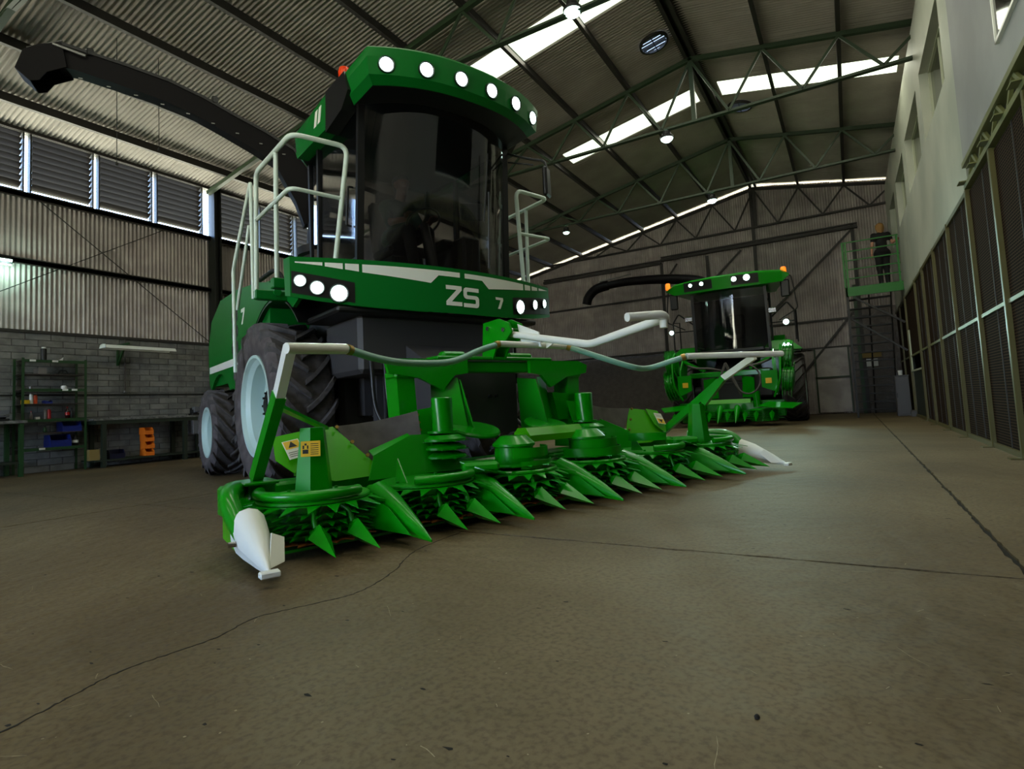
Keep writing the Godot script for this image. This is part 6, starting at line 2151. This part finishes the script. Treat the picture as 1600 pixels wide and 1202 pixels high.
func make_driver():
	var o = thing("person", "driver sitting behind the windshield of the large harvester, hands towards the wheel", "person", HO, HT)
	var fwd = Vector3(1, 0, 0)
	var r = Vector3(0, 0, 1)
	var hip = Vector3(-0.38, 2.80, 0)
	var ch = Vector3(-0.36, 3.16, 0)
	var hd = Vector3(-0.26, 3.42, 0)
	var bones = [[hip + r * 0.08, hip - r * 0.08, 0.12, 0.12], [hip, ch - Vector3(0, 0.12, 0), 0.12, 0.125], [ch - Vector3(0, 0.12, 0), ch, 0.125, 0.12], [ch + r * 0.12, ch - r * 0.12, 0.10, 0.10], [ch + Vector3(0, 0.06, 0), hd - Vector3(0, 0.08, 0), 0.06, 0.055]]
	var arms = []
	var s = stt()
	var hands = []
	for sx in [1.0, -1.0]:
		var sh = ch + r * sx * 0.18; var el = sh + Vector3(0.16, -0.22, 0.03 * sx); var wr = Vector3(0.10, 2.90, sx * 0.15)
		arms += [[sh, el, 0.055, 0.042], [el, wr, 0.042, 0.029]]
		hands.append(hand_bones(wr, Vector3(0.1, 0.06, 0) , Vector3(0.1, -1, 0), -sx, 1.0))
	var legs = []
	for sx in [1.0, -1.0]:
		legs += [[hip + r * sx * 0.09, Vector3(0.08, 2.78, sx * 0.12), 0.09, 0.065], [Vector3(0.08, 2.78, sx * 0.12), Vector3(0.18, 2.33, sx * 0.12), 0.06, 0.045]]
	surf_net(s, bones + arms + legs + [[hd - Vector3(0, 0.12, 0), hd, 0.055, 0.06]], 0.016, 0.03)
	surf_net(s, head_bones(hd, fwd), 0.008, 0.02)
	for hb in hands: surf_net(s, hb, 0.005, 0.006)
	var body = obj("body", s, M.skin_dark, o)
	face_marks(body, hd, fwd)
	s = stt()
	var top = []
	for b in bones.slice(0, 4): top.append([b[0], b[1], b[2] + 0.014, b[3] + 0.014])
	for b in [arms[0], arms[2]]: top.append([b[0], b[1], b[2] + 0.014, b[3] + 0.012])
	surf_net(s, top, 0.016, 0.03)
	obj("overall_top", s, M.cloth_green, body)
	s = stt()
	var tr = []
	for b in legs: tr.append([b[0], b[1], b[2] + 0.014, b[3] + 0.014])
	surf_net(s, tr, 0.016, 0.03)
	obj("trousers", s, M.cloth_black, body)
	s = stt()
	for sx in [1.0, -1.0]: surf_net(s, [[Vector3(0.17, 2.26, sx * 0.12), Vector3(0.34, 2.25, sx * 0.12), 0.05, 0.04]], 0.014, 0.02)
	obj("shoes", s, M.ink, body)
	s = stt()
	surf_net(s, [[hd + Vector3(-0.035, 0.055, 0), hd + Vector3(0.02, 0.065, 0), 0.092, 0.08], [hd + Vector3(-0.05, 0.02, 0), hd + Vector3(-0.05, -0.05, 0), 0.075, 0.06]], 0.009, 0.02)
	obj("hair", s, M.hair_black, body)
func zi(px: float) -> float:   # place along the left wall for a picture column, at the rack's depth
	return -4.142 - (px - 29.25) * 0.00977

func can(n, label, cat, at: Vector3, r, hgt, m, cap, group = ""):
	var o = thing(n, label, cat, at, 0.0, group)
	var s = stt()
	lathe(s, [Vector2(0, 0), Vector2(r, 0), Vector2(r, hgt * 0.86), Vector2(r * 0.8, hgt * 0.90)], Transform3D(), 14)
	obj("body", s, m, o)
	s = stt()
	lathe(s, [Vector2(r * 0.8, hgt * 0.88), Vector2(r * 0.72, hgt), Vector2(0, hgt)], Transform3D(), 14)
	obj("cap", s, cap, o)
	return o

func bottle(n, label, at: Vector3, r, hgt, m, cap, band = null):
	var o = thing(n, label, "bottle", at)
	var s = stt()
	lathe(s, [Vector2(0, 0), Vector2(r, 0.004), Vector2(r, hgt * 0.55), Vector2(r * 0.9, hgt * 0.65), Vector2(r * 0.35, hgt * 0.86), Vector2(r * 0.33, hgt * 0.93)], Transform3D(), 16, true)
	obj("body", s, m, o)
	s = stt()
	lathe(s, [Vector2(r * 0.4, hgt * 0.90), Vector2(r * 0.4, hgt), Vector2(0, hgt)], Transform3D(), 12)
	obj("cap", s, cap, o)
	if band != null:
		s = stt()
		lathe(s, [Vector2(r + 0.002, hgt * 0.28), Vector2(r + 0.002, hgt * 0.52)], Transform3D(), 16)
		obj("wrapper", s, band, o)
	return o

func bin(n, label, at: Vector3, w, hgt, d, m, group = "", front_low = true):
	# open storage bin: width along z, depth along x, front towards +x
	var o = thing(n, label, "bin", at, 0.0, group)
	var s = stt()
	bmin(s, Vector3(-d * 0.5, 0, -w * 0.5), Vector3(d * 0.5, 0.012, w * 0.5))
	bmin(s, Vector3(-d * 0.5, 0.012, -w * 0.5), Vector3(-d * 0.5 + 0.008, hgt, w * 0.5))
	for sd in [-1.0, 1.0]:
		prism(s, [Vector2(-d * 0.5, 0.012), Vector2(d * 0.5, 0.012), Vector2(d * 0.5, hgt * (0.55 if front_low else 1.0)), Vector2(d * 0.28, hgt), Vector2(-d * 0.5, hgt)], sd * w * 0.5 - sd * 0.008, sd * w * 0.5)
	obj("tray", s, m, o)
	s = stt()
	bmin(s, Vector3(d * 0.5 - 0.008, 0.012, -w * 0.5 + 0.008), Vector3(d * 0.5, hgt * (0.55 if front_low else 1.0), w * 0.5 - 0.008))
	obj("front", s, m, o)
	return o

func make_workshop():
	var xb = XL + 0.03
	# shelf rack
	var o = thing("shelf_rack", "green steel shelf rack full of tins against the block wall", "rack", Vector3(xb, 0, 0))
	var s
	for z in [-4.16, -5.11]:
		for x in [0.03, 0.40]:
			s = stt()
			bmin(s, Vector3(x - 0.02, 0, z - 0.003), Vector3(x + 0.02, 2.05, z + 0.003)); bmin(s, Vector3(x + 0.015, 0, z - 0.02), Vector3(x + 0.021, 2.05, z + 0.02))
			obj("upright", s, M.rack_green, o)
	var ys = [2.02, 1.77, 1.50, 1.24, 0.96, 0.72, 0.45]
	for i in ys.size():
		s = stt()
		bmin(s, Vector3(0.01, ys[i] - 0.012, -5.10), Vector3(0.41, ys[i], -4.17))
		var sf = obj("shelf", s, M.rusty_shelf, o)
		if i in [0, 2, 4, 6]:
			s = stt()
			bmin(s, Vector3(0.40, ys[i] - 0.045, -5.10), Vector3(0.42, ys[i] + 0.004, -4.17))
			obj("shelf_lip", s, M.rack_green, sf)
	for q in [[0, 45], [0, 79], [2, 95], [2, 110], [6, 60]]:
		s = stt()
		box(s, Vector3(0.422, ys[q[0]] - 0.015, zi(q[1])), Vector3(0.003, 0.035, 0.09))
		obj("shelf_tag", s, M.white_plastic, o)
	var X = xb + 0.26
	can("flask", "black flask with white cap on top of the rack", "flask", Vector3(X, 2.021, zi(67)), 0.045, 0.25, M.ink, M.white_plastic)
	o = thing("folded_paper", "white folded paper lying on top of the rack", "paper", Vector3(X, 2.021, zi(92)))
	s = stt()
	plate(s, [Vector3(0, 0.004, 0.05), Vector3(0, 0.004, -0.05), Vector3(0, 0.08, -0.06), Vector3(0, 0.03, 0.0)], 0.003)
	obj("sheet", s, M.white_plastic, o)
	bin("clear_tub", "cloudy grey tub on the second shelf of the rack", Vector3(X, 1.771, zi(62)), 0.13, 0.11, 0.2, M.grey_can, "", false)
	o = thing("dark_tray", "dark arched tool tray on the second shelf of the rack", "tray", Vector3(X, 1.771, zi(98)))
	s = stt()
	tube(s, round_path([Vector3(0, 0.014, 0.08), Vector3(0, 0.08, 0.05), Vector3(0, 0.08, -0.05), Vector3(0, 0.014, -0.08)], 0.02), 0.012, 6)
	obj("handle", s, M.ink, o)
	s = stt()
	bmin(s, Vector3(-0.08, 0, -0.085), Vector3(0.08, 0.025, 0.085), 0.005)
	obj("base", s, M.ink, o)
	can("white_tub", "round white tub on the third shelf of the rack", "tub", Vector3(X, 1.501, zi(99)), 0.045, 0.07, M.white_plastic, M.white_plastic)
	for q in [[38, 0.03], [48, 0.03]]:
		can("clamp_ring", "small shiny ring fitting on the third shelf by the rack's left post" if q[0] < 40 else "small shiny ring fitting on the third shelf, right of its twin", "fitting", Vector3(X, 1.501, zi(q[0])), q[1], 0.06, M.steel, M.chrome, "ring fittings")
	bin("yellow_box", "small yellow box on the fourth shelf of the rack", Vector3(X, 1.241, zi(40)), 0.09, 0.07, 0.12, M.yellow_plastic, "", false)
	can("spray_can", "white spray can beside the orange can on the rack", "can", Vector3(X, 1.241, zi(49)), 0.028, 0.19, M.white_plastic, M.grey_can, "spray cans on the rack")
	can("spray_can", "orange spray can on the fourth shelf of the rack", "can", Vector3(X, 1.241, zi(55)), 0.03, 0.16, M.orange_can, M.orange_can, "spray cans on the rack")
	bin("blue_tray", "small blue tray on the fourth shelf of the rack", Vector3(X, 1.241, zi(73)), 0.11, 0.055, 0.15, M.blue_plastic)
	bottle("plastic_bottle", "small pale bottle at the left of the fifth shelf", Vector3(X, 0.961, zi(49)), 0.025, 0.15, M.grey_can, M.red_can)
	bin("white_box", "small white box on the fifth shelf of the rack", Vector3(X, 0.961, zi(58)), 0.06, 0.045, 0.06, M.white_plastic, "", false)
	can("spray_can", "grey spray can beside the red can on the fifth shelf", "can", Vector3(X, 0.961, zi(70)), 0.028, 0.18, M.grey_can, M.grey_can, "spray cans on the rack")
	can("spray_can", "red spray can on the fifth shelf of the rack", "can", Vector3(X, 0.961, zi(76)), 0.029, 0.18, M.red_can, M.red_can, "spray cans on the rack")
	bottle("cola_bottle", "cola bottle with red label on the fifth shelf", Vector3(X, 0.961, zi(105)), 0.036, 0.22, M.cola, M.red_can, M.red_can)
	bottle("dark_bottle", "dark bottle right of the cola bottle on the rack", Vector3(X, 0.961, zi(112)), 0.03, 0.19, M.ink, M.ink)
	bin("blue_bin", "blue plastic bin on the sixth shelf of the rack", Vector3(X, 0.721, zi(108)), 0.30, 0.18, 0.26, M.blue_plastic, "blue bins on the rack")
	bottle("green_bottle", "small green bottle on the sixth shelf of the rack", Vector3(X, 0.721, zi(70)), 0.03, 0.12, M.rack_green, M.rack_green)
	bin("blue_bin", "large blue plastic bin on the lowest shelf of the rack", Vector3(X - 0.03, 0.451, zi(91)), 0.32, 0.22, 0.28, M.blue_plastic, "blue bins on the rack")
	bottle("oil_bottle", "dark bottle with white label on the lowest shelf", Vector3(X + 0.02, 0.451, zi(117)), 0.05, 0.2, M.ink, M.ink, M.white_plastic)
	# long bench
	o = thing("workbench", "long grey-topped workbench under the tube lamp", "workbench", Vector3(xb, 0, 0))
	s = stt()
	bmin(s, Vector3(0.0, 0.89, -7.55), Vector3(0.60, 0.93, -5.17), 0.006)
	obj("worktop", s, M.bench_top, o)
	for z in [-5.36, -6.90, -7.45]:
		for x in [0.06, 0.54]:
			s = stt()
			bmin(s, Vector3(x - 0.035, 0, z - 0.035), Vector3(x + 0.035, 0.89, z + 0.035))
			obj("leg", s, M.bench_green, o)
	s = stt()
	bmin(s, Vector3(0.02, 0.12, -7.5), Vector3(0.58, 0.15, -5.2))
	obj("lower_shelf", s, M.bench_green, o)
	s = stt()
	bmin(s, Vector3(0.0, 0.82, -7.5), Vector3(0.58, 0.89, -5.22))
	obj("apron", s, M.bench_green, o)
	var XB = xb + 0.42
	for k in 4:
		bin("orange_bin", ["bottom orange bin of the stack under the workbench", "second orange bin from the bottom of the stack", "third orange bin from the bottom of the stack", "topmost orange bin of the stack under the workbench"][k], Vector3(XB + (0.012 if k % 2 else 0.0), 0.151 + 0.142 * k, -6.20 + (0.02 if k == 3 else 0.0)), 0.165, 0.14, 0.24, M.orange_crate, "orange bins stacked under the bench")
	bin("carton_box", "pale yellow carton on the bench shelf beside the rack", Vector3(XB, 0.151, -5.22), 0.17, 0.2, 0.2, M.carton, "", false)
	bin("navy_bin", "dark navy bin on the bench shelf left of the orange stack", Vector3(XB, 0.151, -5.60), 0.27, 0.17, 0.24, M.navy_plastic)
	o = thing("bench_vise", "dark bench vise at the right end of the long workbench", "vise", Vector3(XB, 0.931, -7.18), 0.0, "bench vises")
	vise_into(o)
	o = thing("bench_drawer_box", "grey metal box hanging under the right end of the bench", "box", Vector3(XB + 0.10, 0.52, -7.18))
	s = stt()
	bmin(s, Vector3(-0.1, 0, -0.14), Vector3(0.1, 0.30, 0.14), 0.008)
	obj("body", s, M.fridge_grey, o)
	s = stt()
	bmin(s, Vector3(0.1, 0.02, -0.12), Vector3(0.106, 0.28, 0.12))
	obj("door", s, M.steel_grey, o)
	# small bench at the left edge
	o = thing("small_bench", "dark green bench with steel top cut by the left edge", "workbench", Vector3(xb, 0, 0))
	s = stt()
	bmin(s, Vector3(0.0, 0.90, -4.13), Vector3(0.72, 0.95, -2.6), 0.006)
	obj("worktop", s, M.bench_top, o)
	for z in [-4.06, -2.7]:
		for x in [0.06, 0.66]:
			s = stt()
			bmin(s, Vector3(x - 0.03, 0, z - 0.03), Vector3(x + 0.03, 0.90, z + 0.03))
			obj("leg", s, M.rack_green, o)
	s = stt()
	bmin(s, Vector3(0.04, 0.22, -4.05), Vector3(0.68, 0.25, -2.7))
	obj("lower_shelf", s, M.bench_green, o)
	o = thing("bench_vise", "dark bench vise on the small bench at the left edge", "vise", Vector3(xb + 0.52, 0.951, -3.84), 0.0, "bench vises")
	vise_into(o)
	can("dark_mug", "dark mug with white print behind the left vise", "mug", Vector3(xb + 0.30, 0.951, -3.80), 0.06, 0.22, M.ink, M.ink)
	# tube lamp on a wall bracket, switched off
	o = thing("tube_lamp", "long white tube lamp reflector on a green wall bracket, switched off", "lamp", Vector3(xb, 0, 0))
	s = stt()
	var A = []; var B = []
	for q in [[0.26, 2.36], [0.30, 2.30], [0.40, 2.285], [0.50, 2.30], [0.54, 2.36]]:
		A.append(Vector3(q[0], 4.66 - q[1], -5.40)); B.append(Vector3(q[0], 4.66 - q[1], -6.74))
	shell(s, A, B, Vector3(0, -0.006, 0), false)
	prism(s, [Vector2(0.26, 2.30), Vector2(0.30, 2.37), Vector2(0.40, 2.385), Vector2(0.50, 2.37), Vector2(0.54, 2.30)], -5.40, -5.41)
	obj("reflector", s, M.white_paint, o)
	s = stt()
	for x in [0.36, 0.44]: cyl(s, Vector3(x, 2.32, -5.45), Vector3(x, 2.32, -6.70), 0.014, 8)
	obj("unlit_tubes", s, M.white_plastic, o)
	s = stt()
	bar(s, Vector3(0.0, 2.41, -5.85), Vector3(0.45, 2.41, -5.85), 0.04, 0.04); bar(s, Vector3(0.01, 2.0, -5.85), Vector3(0.01, 2.42, -5.85), 0.04, 0.04); bar(s, Vector3(0.02, 2.03, -5.85), Vector3(0.30, 2.40, -5.85), 0.03, 0.04)
	obj("bracket", s, M.rack_green, o)
	o = thing("conduit", "thin vertical conduit ending in a tap on the block wall", "pipe", Vector3(xb, 0, 0))
	s = stt()
	cyl(s, Vector3(0.02, 2.55, -5.98), Vector3(0.02, 1.48, -5.98), 0.014, 8)
	obj("pipe", s, M.rusty_shelf, o)
	s = stt()
	box(s, Vector3(0.03, 1.47, -5.99), Vector3(0.05, 0.04, 0.09), Basis(), 0.01)
	obj("tap", s, M.steel, o)
	o = thing("wall_pipe", "dark horizontal pipe running along the block wall", "pipe", Vector3(xb, 0, 0))
	s = stt()
	cyl(s, Vector3(0.02, 1.41, -3.4), Vector3(0.02, 1.41, -7.8), 0.016, 8)
	obj("pipe", s, M.column_dark, o)
	for z in [-5.4, -6.6]:
		s = stt()
		box(s, Vector3(0.01, 1.41, z), Vector3(0.03, 0.05, 0.03))
		obj("pipe_clip", s, M.steel_grey, o)
	o = thing("switch_box", "grey switch box with red panel beside the dark column", "switch box", Vector3(XL + 0.36, 1.52, -7.83))
	s = stt()
	bmin(s, Vector3(-0.12, 0, -0.17), Vector3(0.08, 0.30, 0.17), 0.01)
	obj("body", s, M.fridge_grey, o)
	s = stt()
	bmin(s, Vector3(0.08, 0.05, -0.15), Vector3(0.09, 0.27, 0.06))
	obj("red_panel", s, M.red_can, o)
	s = stt()
	cyl(s, Vector3(0.09, 0.2, -0.08), Vector3(0.11, 0.2, -0.08), 0.025, 10)
	obj("button", s, M.white_plastic, o)
	# a pebble on the bare floor
	o = thing("floor_pebble", "tiny dark pebble lying on the bare concrete floor", "pebble", Vector3(-0.252, 0, -1.49))
	s = stt()
	lathe(s, [Vector2(0, 0), Vector2(0.006, 0.001), Vector2(0.007, 0.004), Vector2(0.004, 0.008), Vector2(0, 0.009)], Transform3D(Basis().scaled(Vector3(1, 1, 1.4)), Vector3.ZERO), 8, true)
	obj("pebble", s, M.joint_dirt, o)

func vise_into(o):
	var s = stt()
	bmin(s, Vector3(-0.08, 0, -0.09), Vector3(0.08, 0.04, 0.09), 0.01)
	obj("base", s, M.black_steel, o)
	s = stt()
	bmin(s, Vector3(-0.10, 0.04, -0.05), Vector3(0.06, 0.16, 0.05), 0.012)
	obj("body", s, M.black_steel, o)
	s = stt()
	bmin(s, Vector3(0.08, 0.06, -0.07), Vector3(0.13, 0.18, 0.07), 0.01); bmin(s, Vector3(0.0, 0.08, -0.02), Vector3(0.10, 0.12, 0.02)); bmin(s, Vector3(0.02, 0.12, -0.07), Vector3(0.065, 0.18, 0.07), 0.008)
	obj("jaw", s, M.steel_grey, o)
	s = stt()
	cyl(s, Vector3(0.13, 0.10, 0), Vector3(0.20, 0.10, 0), 0.012, 8); cyl(s, Vector3(0.185, 0.10, -0.08), Vector3(0.185, 0.10, 0.08), 0.007, 6)
	obj("handle", s, M.steel, o)
func _ready():
	rng.seed = 12345
	make_view()
	make_materials()
	make_floor()
	make_ceiling()
	make_trusses()
	make_left_wall()
	make_back_wall()
	make_right_wall()
	make_harvester()
	make_header()
	make_far_harvester()
	make_stairs()
	make_person()
	make_driver()
	make_lamps()
	make_workshop()
